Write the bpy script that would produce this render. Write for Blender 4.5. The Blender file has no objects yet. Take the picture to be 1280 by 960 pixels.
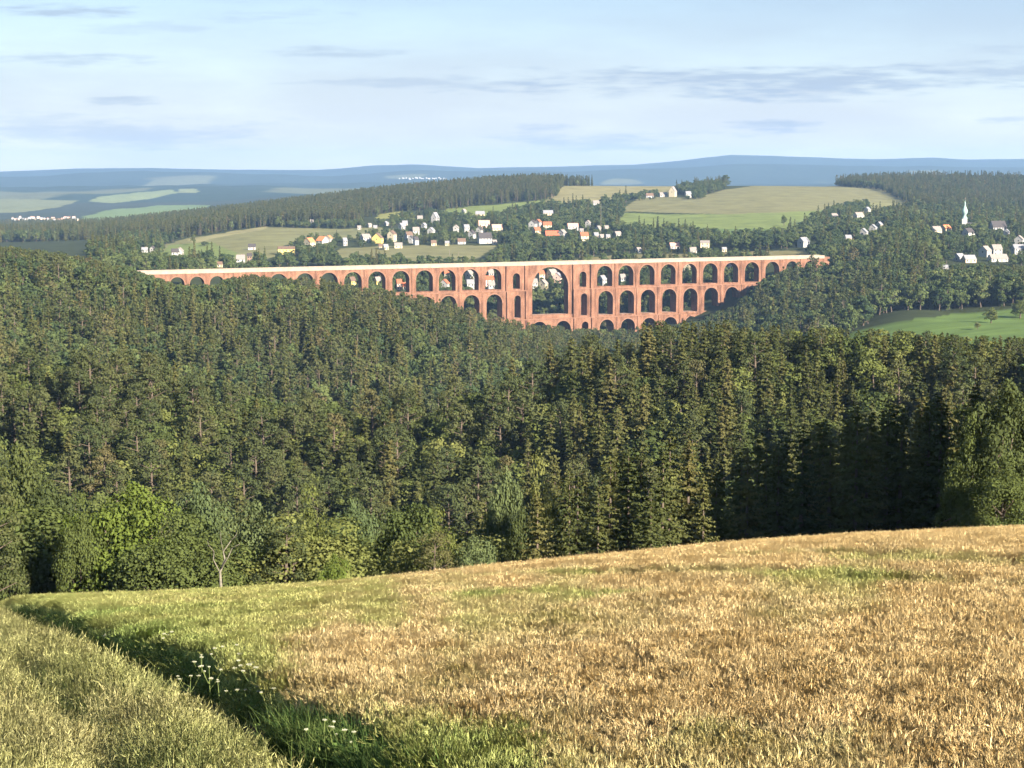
import bpy, math, random
import numpy as np
from mathutils import Vector, Matrix

random.seed(5)
RS = np.random.RandomState(7)
R = math.radians
scene = bpy.context.scene
COL = scene.collection

# ------------------------------------------------------------------ camera geometry (photo pixels 1280 x 960)
F = 2080.0
PITCH = math.atan(265 / F)
CP, SP = math.cos(PITCH), math.sin(PITCH)
ZC = 2.6


def trow(row):                       # tangent of the angle below the horizon of a photo row
    row = np.asarray(row, float)
    return (F * SP - (480 - row) * CP) / (F * CP + (480 - row) * SP)


def ukx(px, row):                    # X / Y of a photo pixel
    return (np.asarray(px, float) - 640) / (F * CP + (480 - np.asarray(row, float)) * SP)


def proj(X, Y, Z):
    dz = Z - ZC
    dep = np.maximum(Y * CP - dz * SP, 1e-3)
    return 640 + F * X / dep, 480 - F * (Y * SP + dz * CP) / dep


# ------------------------------------------------------------------ value noise
_LAT = RS.rand(256, 256)


def vnoise(x, y):
    x = np.asarray(x, float); y = np.asarray(y, float)
    xi = np.floor(x).astype(int); yi = np.floor(y).astype(int)
    fx = x - xi; fy = y - yi
    fx = fx * fx * (3 - 2 * fx); fy = fy * fy * (3 - 2 * fy)
    a = _LAT[xi % 256, yi % 256]; b = _LAT[(xi + 1) % 256, yi % 256]
    c = _LAT[xi % 256, (yi + 1) % 256]; d = _LAT[(xi + 1) % 256, (yi + 1) % 256]
    return (a * (1 - fx) + b * fx) * (1 - fy) + (c * (1 - fx) + d * fx) * fy


def fbm(x, y, o=3):
    s = 0; w = 0.5; t = 0
    for k in range(o):
        s = s + w * vnoise(x * 2 ** k + 17 * k, y * 2 ** k + 31 * k); t += w; w *= 0.5
    return s / t


# ------------------------------------------------------------------ terrain
CROP_H, EYE, BQ = 0.66, 3.1, 0.00086
CRX = [-400, 0, 150, 300, 450, 560, 640, 760, 870, 1000, 1140, 1280, 1700]
CRY = [752, 748, 742, 736, 726, 715, 706, 694, 683, 673, 665, 659, 640]
_crU = [float(ukx(x, y)) for x, y in zip(CRX, CRY)]
_crT = [float(trow(y)) for y in CRY]
CRESTM = 2 * math.sqrt(EYE * BQ)


def field_top(X, Y):                 # height of the crop's tops
    u = X / np.maximum(Y, 11.0)
    a = np.interp(u, _crU, _crT) - CRESTM
    return ZC - (EYE + a * Y + BQ * Y * Y)


TX = np.array([-500, 0, 160, 320, 480, 640, 800, 960, 1120, 1280, 1800])
ROWS_T = [  # depth, ground heights (h) or photo rows of the ground (r) for the eleven columns
    (130, 'h', [-40, -40, -40, -40, -40, -39, -37, -36, -33, -28, -8]),
    (180, 'h', [-60, -62, -63, -64, -64, -63, -60, -58, -52, -45, -15]),
    (240, 'h', [-76, -79, -80, -81, -81, -80, -76, -74, -70, -66, -40]),
    (290, 'h', [-76, -79, -81, -84, -85, -84, -78, -76, -74, -72, -55]),
    (350, 'h', [-66, -69, -72, -77, -79, -75, -66, -65, -66, -69, -65]),
    (410, 'h', [-58, -60, -62, -69.5, -70.5, -66, -54.5, -51.0, -47.0, -43.5, -46]),
    (480, 'h', [-68, -71, -74, -82, -84, -80, -72, -72, -74, -80, -80]),
    (600, 'h', [-76, -80, -86, -97, -104, -104, -104, -104, -102, -98, -90]),
    (720, 'h', [-70, -74, -84, -95, -104, -116, -124, -118, -108, -102, -90]),
    (930, 'h', [-54, -57, -70, -76, -87, -108, -138, -118, -92, -88, -80]),
    (1080, 'h', [-62, -66, -76, -83, -95, -116, -142, -122, -94, -92, -80]),
    (1190, 'h', [-64, -68, -78, -90, -104, -128, -146, -120, -92, -88, -75]),
    (1320, 'h', [-64, -67, -76, -93, -114, -142, -150, -111, -84, -84, -75]),
    (1420, 'h', [-63, -66, -74, -92, -114, -135, -138, -102, -76, -78, -74]),
    (1530, 'h', [-63, -67, -75, -88, -102, -114, -112, -85, -70, -73, -70]),
    (1650, 'r', [322, 322, 325, 331, 333, 335, 326, 313, 300, 320, 310]),
    (1900, 'r', [318, 318, 318, 309, 306, 305, 300, 294, 288, 296, 290]),
    (2200, 'r', [305, 305, 302, 286, 283, 280, 277, 270, 273, 281, 280]),
    (2550, 'r', [304, 300, 294, 277, 265, 258, 252, 246, 257, 267, 268]),
    (2950, 'r', [300, 298, 284, 267, 245, 230, 232, 231, 236, 252, 255]),
    (3300, 'r', [296, 295, 283, 268, 249, 238, 237, 237, 226, 227, 232]),
    (3700, 'r', [289, 289, 283, 270, 252, 240, 240, 240, 234, 236, 238]),
    (4600, 'r', [281, 280, 279, 268, 252, 242, 242, 242, 240, 240, 240]),
    (5800, 'r', [264, 264, 262, 258, 248, 242, 242, 242, 240, 240, 238]),
    (7500, 'r', [245, 245, 240, 236, 236, 238, 238, 238, 236, 236, 234]),
    (9000, 'r', [236, 236, 232, 232, 232, 234, 234, 234, 230, 230, 230]),
    (10500, 'r', [234, 234, 233, 231, 230, 230, 230, 230, 228, 228, 228]),
]
SKX = [-500, 0, 100, 200, 300, 400, 470, 520, 600, 700, 790, 850, 910, 1000, 1090, 1160, 1210, 1280, 1500, 1800]
SKR = [214, 213, 209, 209, 211, 211, 205.5, 203.5, 208.5, 206.5, 204.5, 199, 191.5, 194.5, 197.5, 195.5, 198, 197, 200, 204]
S2X = [-500, 0, 90, 180, 260, 340, 420, 470, 520, 640, 800, 910, 1000, 1280, 1800]
S2R = [222, 220, 216, 211.5, 214, 218, 220, 214, 211, 213, 210, 203, 205, 206, 210]
_TU = (TX - 640) / 2080.0
UG = np.linspace(-1.0, 1.0, 401)
YG = np.concatenate([np.geomspace(120, 1000, 200), np.geomspace(1000, 17000, 420)[1:]])


def _build_table():
    st = []; zz = []
    for d, k, v in ROWS_T:
        v = np.array(v, float)
        if k == 'r':
            v = ZC - d * trow(v)
        zu = np.interp(UG, _TU, v)
        st.append(d); zz.append(zu)
    u2 = (np.array(S2X) - 640) / 2080.0; u3 = (np.array(SKX) - 640) / 2080.0
    z12 = ZC - 12000 * trow(np.interp(UG, u2, S2R)); st.append(12000); zz.append(z12)
    st.append(13000); zz.append(z12 - 70)
    st.append(15000); zz.append(ZC - 15000 * trow(np.interp(UG, u3, SKR)))
    st.append(16800); zz.append(zz[-1] - 160)
    zz = np.array(zz)
    k = np.hanning(17); k /= k.sum()
    zs = np.array([np.convolve(np.pad(r, 8, mode='edge'), k, mode='valid') if s < 11000 else r for r, s in zip(zz, st)])
    T = np.empty((len(YG), len(UG)))
    for j in range(len(UG)):
        T[:, j] = np.interp(YG, st, zs[:, j])
    k2 = np.hanning(11); k2 /= k2.sum()
    for j in range(len(UG)):
        T[:, j] = np.convolve(np.pad(T[:, j], 5, mode='edge'), k2, mode='valid')
    return T


TAB = _build_table()
_li = np.arange(len(YG), dtype=float)


def far_z(X, Y):
    Y = np.clip(Y, YG[0], YG[-1] - 1)
    u = np.clip(X / Y, -0.999, 0.999)
    fi = np.interp(Y, YG, _li); fj = (u + 1) / 2 * (len(UG) - 1)
    i = np.minimum(fi.astype(int), len(YG) - 2); j = np.minimum(fj.astype(int), len(UG) - 2)
    a = fi - i; b = fj - j
    z = (TAB[i, j] * (1 - a) + TAB[i + 1, j] * a) * (1 - b) + (TAB[i, j + 1] * (1 - a) + TAB[i + 1, j + 1] * a) * b
    amp = np.interp(Y, [120, 260, 420, 700, 1100, 1300, 2500, 5000, 9000, 16000], [0, 2.5, 2.5, 7, 5, 1.0, 1.5, 10, 22, 4])
    wl = np.interp(Y, [120, 420, 1000, 3000, 6000, 16000], [45, 50, 95, 160, 500, 900])
    z = z + amp * (fbm(X / 60 + 40, Y / 75 + 9, 2) - 0.5) * 2 * (Y < 1400) + amp * (fbm(X / 420 + 3, Y / 800 + 5, 3) - 0.5) * 2 * (Y >= 1400)
    return z


def ground(X, Y):
    X = np.asarray(X, float); Y = np.asarray(Y, float)
    zn = field_top(X, np.minimum(Y, 100)) - CROP_H + 0.05 * (fbm(X / 1.7, Y / 2.3, 2) - 0.5)
    zn = zn + lane_dz(X, Y)
    zf = far_z(X, np.maximum(Y, 120))
    w = np.clip((Y - 88) / 42.0, 0, 1); w = w * w * (3 - 2 * w)
    return np.where(Y < 88, zn, np.where(Y > 130, zf, zn * (1 - w) + zf * w))


# farm track beside the crop: polyline of the crop's edge in metres
def _edge():
    P = []
    for a, b in ((575, 975), (520, 932), (440, 893), (380, 862), (325, 837), (260, 812), (200, 792), (130, 774), (78, 757), (56, 750)):
        k = float(ukx(a, b)); t = float(trow(b)); ys = np.linspace(5, 59, 3000)
        i = np.argmax(field_top(k * ys, ys) >= ZC - ys * t); P.append((k * ys[i], ys[i]))
    (x0, y0), (x1, y1) = P[0], P[1]; s = (x1 - x0) / (y1 - y0)
    P = [(x0 + s * (-16 - y0), -16.0)] + P
    (x0, y0), (x1, y1) = P[-2], P[-1]; s = (x1 - x0) / (y1 - y0) * 1.02
    P += [(x1 + s * (95 - y1), 95.0)]
    return np.array(P)


EDGE = _edge()


def edge_x(Y):
    return np.interp(Y, EDGE[:, 1], EDGE[:, 0])


def edge_off(X, Y):                  # + = into the crop, roughly in metres across the track
    s = np.interp(Y, [0, 10, 30, 60, 90], [0.95, 0.95, 0.92, 0.88, 0.86])
    return (X - edge_x(Y)) * s


def lane_dz(X, Y):
    o = edge_off(X, Y)
    rut = -0.15 * np.exp(-((o + 0.62) / 0.5) ** 2) - 0.14 * np.exp(-((o + 2.7) / 0.36) ** 2)
    verge = 0.16 * np.clip((-o - 1.1) / 1.0, 0, 1)
    return (rut + verge) * (Y < 80)


def hit(px, row, ymin=1500.0, ymax=16000.0):
    """ground point under a photo pixel, the first beyond ymin"""
    ys = np.geomspace(ymin, ymax, 3000)
    k = float(ukx(px, row)); t = float(trow(row))
    z = ZC - ys * t
    g = ground(k * ys, ys)
    i = np.argmax(g >= z)
    y = ys[i] if (g >= z).any() else ymax
    return k * y, y, float(ground(np.array([k * y]), np.array([y]))[0])


# ------------------------------------------------------------------ node helpers
def new_mat(name):
    m = bpy.data.materials.new(name); m.use_nodes = True
    m.node_tree.nodes.clear()
    return m, m.node_tree.nodes, m.node_tree.links


def out_bsdf(n, l, rough=0.8, spec=0.2):
    o = n.new('ShaderNodeOutputMaterial'); b = n.new('ShaderNodeBsdfPrincipled')
    b.inputs['Roughness'].default_value = rough; b.inputs['Specular IOR Level'].default_value = spec
    l.new(b.outputs[0], o.inputs[0])
    return b


def mixc(n, l, fac, a, b, blend='MIX'):
    m = n.new('ShaderNodeMix'); m.data_type = 'RGBA'; m.blend_type = blend
    for s, v in ((m.inputs[0], fac), (m.inputs[6], a), (m.inputs[7], b)):
        if hasattr(v, 'is_output'): l.new(v, s)
        elif isinstance(v, (int, float)): s.default_value = v
        else: s.default_value = (*v, 1) if len(v) == 3 else v
    return m.outputs[2]


def ramp(n, l, fac, stops, interp='LINEAR'):
    r = n.new('ShaderNodeValToRGB'); r.color_ramp.interpolation = interp
    e = r.color_ramp.elements
    while len(e) < len(stops): e.new(0.5)
    for k, (p, c) in enumerate(stops):
        e[k].position = p; e[k].color = (*c, 1)
    if fac is not None: l.new(fac, r.inputs[0])
    return r.outputs[0]


def noise(n, l, scale, detail=2, coord=None, rough=0.5):
    t = n.new('ShaderNodeTexNoise'); t.inputs['Scale'].default_value = scale
    t.inputs['Detail'].default_value = detail; t.inputs['Roughness'].default_value = rough
    if coord is not None: l.new(coord, t.inputs['Vector'])
    return t.outputs['Fac']


def foliage_mat(name, stops, scale=0.6, transl=0.25, var=0.22):
    m, n, l = new_mat(name)
    o = n.new('ShaderNodeOutputMaterial')
    oi = n.new('ShaderNodeObjectInfo')
    c = ramp(n, l, oi.outputs['Random'], stops)
    tc = n.new('ShaderNodeTexCoord')
    f = noise(n, l, scale, 3, tc.outputs['Object'], 0.7)
    dark = ramp(n, l, f, [(0.3, (1 - var,) * 3), (0.7, (1 + var,) * 3)])
    c = mixc(n, l, 1.0, c, dark, 'MULTIPLY')
    d = n.new('ShaderNodeBsdfDiffuse'); t = n.new('ShaderNodeBsdfTranslucent'); mx = n.new('ShaderNodeMixShader')
    l.new(c, d.inputs[0]); l.new(c, t.inputs[0]); mx.inputs[0].default_value = transl
    l.new(d.outputs[0], mx.inputs[1]); l.new(t.outputs[0], mx.inputs[2]); l.new(mx.outputs[0], o.inputs[0])
    return m


def plain_mat(name, col, rough=0.8, scale=1.5, var=0.18, spec=0.2):
    m, n, l = new_mat(name)
    b = out_bsdf(n, l, rough, spec)
    tc = n.new('ShaderNodeTexCoord')
    f = noise(n, l, scale, 4, tc.outputs['Object'], 0.65)
    lo = tuple(c * (1 - var) for c in col); hi = tuple(min(1, c * (1 + var)) for c in col)
    l.new(ramp(n, l, f, [(0.3, lo), (0.7, hi)]), b.inputs['Base Color'])
    return m


# ------------------------------------------------------------------ mesh helpers
def mesh_np(name, verts, faces, mats, midx=None, smooth=False):
    """verts (N,3); faces: list of int arrays, each (M,k)"""
    me = bpy.data.meshes.new(name)
    verts = np.asarray(verts, np.float32)
    loops = np.concatenate([f.ravel() for f in faces]).astype(np.int32)
    tot = np.concatenate([np.full(len(f), f.shape[1]) for f in faces]).astype(np.int32)
    start = np.concatenate([[0], np.cumsum(tot)[:-1]]).astype(np.int32)
    me.vertices.add(len(verts)); me.vertices.foreach_set('co', verts.ravel())
    me.loops.add(len(loops)); me.loops.foreach_set('vertex_index', loops)
    me.polygons.add(len(tot)); me.polygons.foreach_set('loop_start', start); me.polygons.foreach_set('loop_total', tot)
    for m in mats: me.materials.append(m)
    if midx is not None: me.polygons.foreach_set('material_index', np.asarray(midx, np.int32))
    if smooth: me.polygons.foreach_set('use_smooth', np.ones(len(tot), bool))
    me.update(calc_edges=True); me.validate()
    return me


def link(name, me, parent=None):
    o = bpy.data.objects.new(name, me); COL.objects.link(o)
    if parent is not None: o.parent = parent
    return o


def tag(o, label=None, cat=None, group=None, kind=None):
    if label: o['label'] = label
    if cat: o['category'] = cat
    if group: o['group'] = group
    if kind: o['kind'] = kind
    return o


def empty(name, loc, rz=0.0, sc=1.0):
    o = bpy.data.objects.new(name, None); COL.objects.link(o)
    o.location = loc; o.rotation_euler = (0, 0, rz); o.scale = (sc, sc, sc); o.empty_display_size = 0.5
    return o


class MB:
    """collects boxes, tubes and polygons into one mesh"""
    def __init__(s): s.v = []; s.f = []; s.n = 0

    def add(s, v, f):
        s.v.extend(v); s.f.extend([[i + s.n for i in q] for q in f]); s.n += len(v)

    def box(s, x0, x1, y0, y1, z0, z1):
        v = [(x0, y0, z0), (x1, y0, z0), (x1, y1, z0), (x0, y1, z0), (x0, y0, z1), (x1, y0, z1), (x1, y1, z1), (x0, y1, z1)]
        s.add(v, [(3, 2, 1, 0), (4, 5, 6, 7), (0, 1, 5, 4), (1, 2, 6, 5), (2, 3, 7, 6), (3, 0, 4, 7)])

    def tube(s, pts, rad, sides=6):
        pts = [Vector(p) for p in pts]; rings = []
        for i, p in enumerate(pts):
            d = (pts[min(i + 1, len(pts) - 1)] - pts[max(i - 1, 0)]).normalized()
            a = d.orthogonal().normalized(); b = d.cross(a)
            rings.append([tuple(p + (a * math.cos(2 * math.pi * k / sides) + b * math.sin(2 * math.pi * k / sides)) * rad[i]) for k in range(sides)])
        v = [q for r in rings for q in r]; f = []
        for i in range(len(pts) - 1):
            for k in range(sides):
                k2 = (k + 1) % sides
                f.append((i * sides + k, i * sides + k2, (i + 1) * sides + k2, (i + 1) * sides + k))
        f.append(tuple(range(sides - 1, -1, -1))); f.append(tuple((len(pts) - 1) * sides + k for k in range(sides)))
        s.add(v, f)

    def lathe(s, prof, cx=0, cy=0, sides=12):
        v = [(cx + r * math.cos(2 * math.pi * k / sides), cy + r * math.sin(2 * math.pi * k / sides), z) for r, z in prof for k in range(sides)]
        f = [(i * sides + k, i * sides + (k + 1) % sides, (i + 1) * sides + (k + 1) % sides, (i + 1) * sides + k) for i in range(len(prof) - 1) for k in range(sides)]
        s.add(v, f)

    def mesh(s, name, mats, smooth=False):
        me = bpy.data.meshes.new(name); me.from_pydata(s.v, [], s.f)
        for m in (mats if isinstance(mats, (list, tuple)) else [mats]): me.materials.append(m)
        if smooth:
            for p in me.polygons: p.use_smooth = True
        me.update()
        return me

    def build(s, name, mats, parent=None, smooth=False):
        return link(name, s.mesh(name, mats, smooth), parent)
# ------------------------------------------------------------------ world, sun, camera, haze
SUN_DIR = Vector((0.65, -0.76, 0)).normalized()
SUN_EL = R(23)
SUN_AZ = math.atan2(SUN_DIR.x, SUN_DIR.y)          # clockwise from +Y


def make_world():
    w = bpy.data.worlds.new('World'); scene.world = w; w.use_nodes = True
    n, l = w.node_tree.nodes, w.node_tree.links
    n.clear()
    out = n.new('ShaderNodeOutputWorld'); bg = n.new('ShaderNodeBackground'); bg.inputs[1].default_value = 0.05
    sky = n.new('ShaderNodeTexSky'); sky.sky_type = 'NISHITA'; sky.sun_disc = False
    sky.sun_elevation = SUN_EL; sky.sun_rotation = SUN_AZ
    sky.altitude = 400; sky.air_density = 1.0; sky.dust_density = 0.2; sky.ozone_density = 1.6
    tc = n.new('ShaderNodeTexCoord'); sp = n.new('ShaderNodeSeparateXYZ'); l.new(tc.outputs['Generated'], sp.inputs[0])

    def math_(op, a, b=None):
        m = n.new('ShaderNodeMath'); m.operation = op
        for s, v in ((m.inputs[0], a), (m.inputs[1], b)):
            if v is None: continue
            if hasattr(v, 'is_output'): l.new(v, s)
            else: s.default_value = v
        return m.outputs[0]
    yy = math_('MAXIMUM', sp.outputs[1], 0.02)
    u = math_('DIVIDE', sp.outputs[0], yy); e = math_('DIVIDE', sp.outputs[2], yy)
    cb = n.new('ShaderNodeCombineXYZ'); l.new(math_('MULTIPLY', u, 9.0), cb.inputs[0]); l.new(math_('MULTIPLY', e, 75.0), cb.inputs[1])
    nz = n.new('ShaderNodeTexNoise'); nz.inputs['Scale'].default_value = 1.0; nz.inputs['Detail'].default_value = 5; nz.inputs['Roughness'].default_value = 0.6
    l.new(cb.outputs[0], nz.inputs['Vector'])
    wob = math_('SUBTRACT', nz.outputs['Fac'], 0.5)
    cb2 = n.new('ShaderNodeCombineXYZ'); l.new(math_('MULTIPLY', u, 40.0), cb2.inputs[0]); l.new(math_('MULTIPLY', e, 330.0), cb2.inputs[1])
    nf = n.new('ShaderNodeTexNoise'); nf.inputs['Scale'].default_value = 1.0; nf.inputs['Detail'].default_value = 4; nf.inputs['Roughness'].default_value = 0.55
    l.new(cb2.outputs[0], nf.inputs['Vector'])
    wob = math_('ADD', wob, math_('MULTIPLY', math_('SUBTRACT', nf.outputs['Fac'], 0.5), 0.85))
    clouds = [  # centre px, row, half width px, half height px, strength
        (990, 103, 420, 21, 1.0), (560, 103, 190, 9, .6), (1250, 98, 200, 20, .8), (860, 100, 150, 16, .8),
        (965, 160, 62, 10, .95), (760, 177, 150, 13, .7), (684, 158, 44, 6, .7), (890, 168, 90, 7, .6),
        (95, 13, 110, 8, .85), (95, 74, 110, 9, .7), (148, 127, 60, 7, .75), (150, 168, 210, 22, .62), (420, 65, 90, 7, .65),
        (330, 17, 90, 14, .55), (190, 36, 90, 8, .4), (1260, 150, 60, 6, .6), (40, 150, 110, 12, .4), (1330, 60, 120, 10, .4), (-150, 90, 160, 14, .7), (1450, 150, 140, 12, .7)]
    acc = None
    for px, row, hw, hh, st in clouds:
        a = math_('MULTIPLY', math_('SUBTRACT', u, float(ukx(px, row))), F / hw)
        b = math_('MULTIPLY', math_('SUBTRACT', e, -float(trow(row))), F / hh)
        d = math_('ADD', math_('MULTIPLY', a, a), math_('MULTIPLY', b, b))
        v = math_('SUBTRACT', math_('ADD', 1.0, math_('MULTIPLY', wob, 4.6)), d)
        mr = n.new('ShaderNodeMapRange'); mr.interpolation_type = 'SMOOTHSTEP'
        l.new(v, mr.inputs[0]); mr.inputs[1].default_value = -0.25; mr.inputs[2].default_value = 1.5; mr.inputs[3].default_value = 0; mr.inputs[4].default_value = st * .8
        acc = mr.outputs[0] if acc is None else math_('MAXIMUM', acc, mr.outputs[0])
    front = math_('GREATER_THAN', sp.outputs[1], 0.05)
    acc = math_('MULTIPLY', acc, front)
    # thin high veil, whiter and wide
    cv = n.new('ShaderNodeCombineXYZ'); l.new(math_('MULTIPLY', u, 5.0), cv.inputs[0]); l.new(math_('MULTIPLY', e, 26.0), cv.inputs[1]); cv.inputs[2].default_value = 3.3
    nv = n.new('ShaderNodeTexNoise'); nv.inputs['Scale'].default_value = 1.0; nv.inputs['Detail'].default_value = 6; nv.inputs['Roughness'].default_value = 0.55
    l.new(cv.outputs[0], nv.inputs['Vector'])
    mv = n.new('ShaderNodeMapRange'); mv.interpolation_type = 'SMOOTHSTEP'
    l.new(nv.outputs['Fac'], mv.inputs[0]); mv.inputs[1].default_value = 0.22; mv.inputs[2].default_value = 0.66
    fade = n.new('ShaderNodeMapRange'); l.new(e, fade.inputs[0]); fade.inputs[1].default_value = 0.03; fade.inputs[2].default_value = 0.12
    fade.inputs[3].default_value = 1.0; fade.inputs[4].default_value = 0.55
    veil = math_('MULTIPLY', math_('MULTIPLY', mv.outputs[0], fade.outputs[0]), math_('MULTIPLY', front, 0.8))
    hgt = n.new('ShaderNodeMapRange'); l.new(e, hgt.inputs[0]); hgt.inputs[1].default_value = 0.0; hgt.inputs[2].default_value = 0.105
    vc = mixc(n, l, hgt.outputs[0], VEIL_LOW, VEIL_HIGH)
    c = mixc(n, l, math_('ADD', math_('MULTIPLY', veil, .35), math_('MULTIPLY', front, .64)), sky.outputs[0], vc)
    c = mixc(n, l, acc, c, CLOUD)
    l.new(c, bg.inputs[0]); l.new(bg.outputs[0], out.inputs[0])


VEIL_LOW = (4.0, 4.05, 4.1)
VEIL_HIGH = (2.25, 2.95, 3.8)
CLOUD = (2.15, 2.7, 3.45)
make_world()

sun = bpy.data.lights.new('sun', 'SUN'); sun.energy = 5.0; sun.angle = R(0.55); sun.color = (1.0, 0.89, 0.74)
so = bpy.data.objects.new('sun', sun); COL.objects.link(so)
sv = Vector((SUN_DIR.x * math.cos(SUN_EL), SUN_DIR.y * math.cos(SUN_EL), math.sin(SUN_EL)))
so.rotation_euler = sv.to_track_quat('Z', 'Y').to_euler(); so.location = sv * 200

cam = bpy.data.cameras.new('camera'); cam.sensor_width = 36; cam.lens = 36 * F / 1280
cam.clip_start = 0.1; cam.clip_end = 40000
co = bpy.data.objects.new('camera', cam); COL.objects.link(co)
co.location = (0, 0, ZC); co.rotation_euler = (math.pi / 2 - PITCH, 0, 0)
scene.camera = co

scene.render.engine = 'CYCLES'
scene.view_settings.view_transform = 'Standard'; scene.view_settings.look = 'None'
scene.view_settings.exposure = 2.02
scene.view_settings.gamma = 1
cy = scene.cycles
cy.use_denoising = True
try: cy.denoiser = 'OPENIMAGEDENOISE'
except Exception: pass
cy.max_bounces = 6; cy.diffuse_bounces = 4; cy.glossy_bounces = 1; cy.transmission_bounces = 2; cy.volume_bounces = 0; cy.transparent_max_bounces = 4
cy.caustics_reflective = False; cy.caustics_refractive = False
cy.use_adaptive_sampling = True; cy.adaptive_threshold = 0.02
cy.sample_clamp_indirect = 4
scene.render.use_persistent_data = False


def make_haze():
    m, n, l = new_mat('haze_air')
    o = n.new('ShaderNodeOutputMaterial'); v = n.new('ShaderNodeVolumePrincipled')
    v.inputs['Color'].default_value = (0.37, 0.60, 1.0, 1)
    v.inputs['Density'].default_value = HAZE_D
    v.inputs['Anisotropy'].default_value = 0.1
    for k in ('Density Attribute', 'Color Attribute', 'Temperature Attribute'):
        if k in v.inputs: v.inputs[k].default_value = ''
    l.new(v.outputs[0], o.inputs['Volume'])
    try: m.cycles.homogeneous_volume = True
    except Exception: pass
    b = MB(); b.box(-18500, 18500, -120, 17600, ZMIN - 1.0, 215)
    h = b.build('haze', m); tag(h, kind='stuff')


HAZE_D = 4.8e-5


# ------------------------------------------------------------------ land cover, given as fields on the ground
def inpoly(px, py, poly):
    c = np.zeros(np.shape(px), bool); k = len(poly)
    for i in range(k):
        x0, y0 = poly[i]; x1, y1 = poly[(i + 1) % k]
        if y0 == y1: continue
        m = ((y0 > py) != (y1 > py)) & (px < (x1 - x0) * (py - y0) / (y1 - y0) + x0)
        c ^= m
    return c


GREEN = (0.135, 0.165, 0.05); DGREEN = (0.095, 0.135, 0.042); TAN = (0.150, 0.143, 0.066); OLIVE = (0.155, 0.15, 0.066)
FIELDS = [  # polygon in photo pixels, depth range, colour
    ([(196, 332), (205, 306), (240, 297), (290, 290), (335, 284), (420, 286), (480, 284), (500, 292), (455, 297), (380, 300), (350, 308), (345, 320), (300, 332)], (1500, 2700), OLIVE),
    ([(200, 326), (208, 306), (262, 302), (300, 318), (280, 328)], (1500, 2300), GREEN),
    ([(235, 300), (290, 289), (335, 283), (336, 286), (290, 294), (240, 304)], (1500, 2500), (0.22, 0.20, 0.095)),
    ([(345, 300), (440, 286), (500, 286), (500, 292), (420, 297), (350, 303)], (1500, 2500), (0.15, 0.15, 0.07)),
    ([(415, 322), (425, 311), (470, 308), (560, 306), (622, 307), (600, 322), (560, 331), (430, 331)], (1500, 2000), TAN),
    ([(470, 274), (472, 268), (500, 264), (502, 273)], (1500, 2800), (0.19, 0.19, 0.06)),
    ([(552, 272), (556, 260), (620, 256), (660, 252), (700, 246), (700, 258), (640, 268), (600, 274)], (1500, 2900), GREEN),
    ([(680, 252), (700, 234), (740, 228), (850, 226), (850, 240), (790, 246), (770, 252), (700, 262)], (2000, 3200), (0.19, 0.172, 0.08)),
    ([(770, 264), (800, 246), (870, 246), (910, 236), (1000, 226), (1090, 230), (1128, 240), (1128, 262), (1040, 268), (900, 268)], (1900, 3200), TAN),
    ([(765, 282), (782, 266), (830, 268), (900, 268), (960, 266), (1040, 262), (1060, 264), (1020, 276), (1000, 292), (900, 290), (800, 286)], (1700, 2800), GREEN),
    ([(840, 292), (860, 286), (1000, 286), (1000, 296), (900, 300)], (1700, 2700), DGREEN),
    ([(1050, 262), (1128, 245), (1140, 262), (1090, 275), (1050, 280)], (1900, 3000), OLIVE),
    ([(1262, 268), (1262, 250), (1400, 248), (1400, 270)], (1900, 2950), (0.17, 0.20, 0.055)),
    ([(640, 332), (780, 318), (900, 316), (1010, 312), (1030, 322), (900, 330), (760, 336)], (1480, 1760), (0.15, 0.135, 0.06)),
    ([(1025, 470), (1045, 425), (1085, 409), (1130, 401), (1200, 392), (1260, 387), (1400, 380), (1400, 480), (1100, 490)], (560, 1180), (0.092, 0.138, 0.036)),
    # far valley on the left
    ([(95, 286), (105, 270), (140, 262), (200, 257), (262, 256), (240, 270), (180, 284)], (3400, 6500), (0.12, 0.165, 0.05)),
    ([(-60, 266), (-60, 249), (40, 249), (100, 251), (70, 260), (20, 266)], (4800, 9500), (0.14, 0.15, 0.065)),
    ([(112, 252), (125, 246), (170, 241), (215, 237), (222, 241), (180, 250), (140, 254)], (5500, 9500), (0.16, 0.19, 0.08)),
    ([(222, 241), (226, 236), (246, 236), (246, 241)], (5500, 9500), (0.16, 0.18, 0.08)),
]


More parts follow.
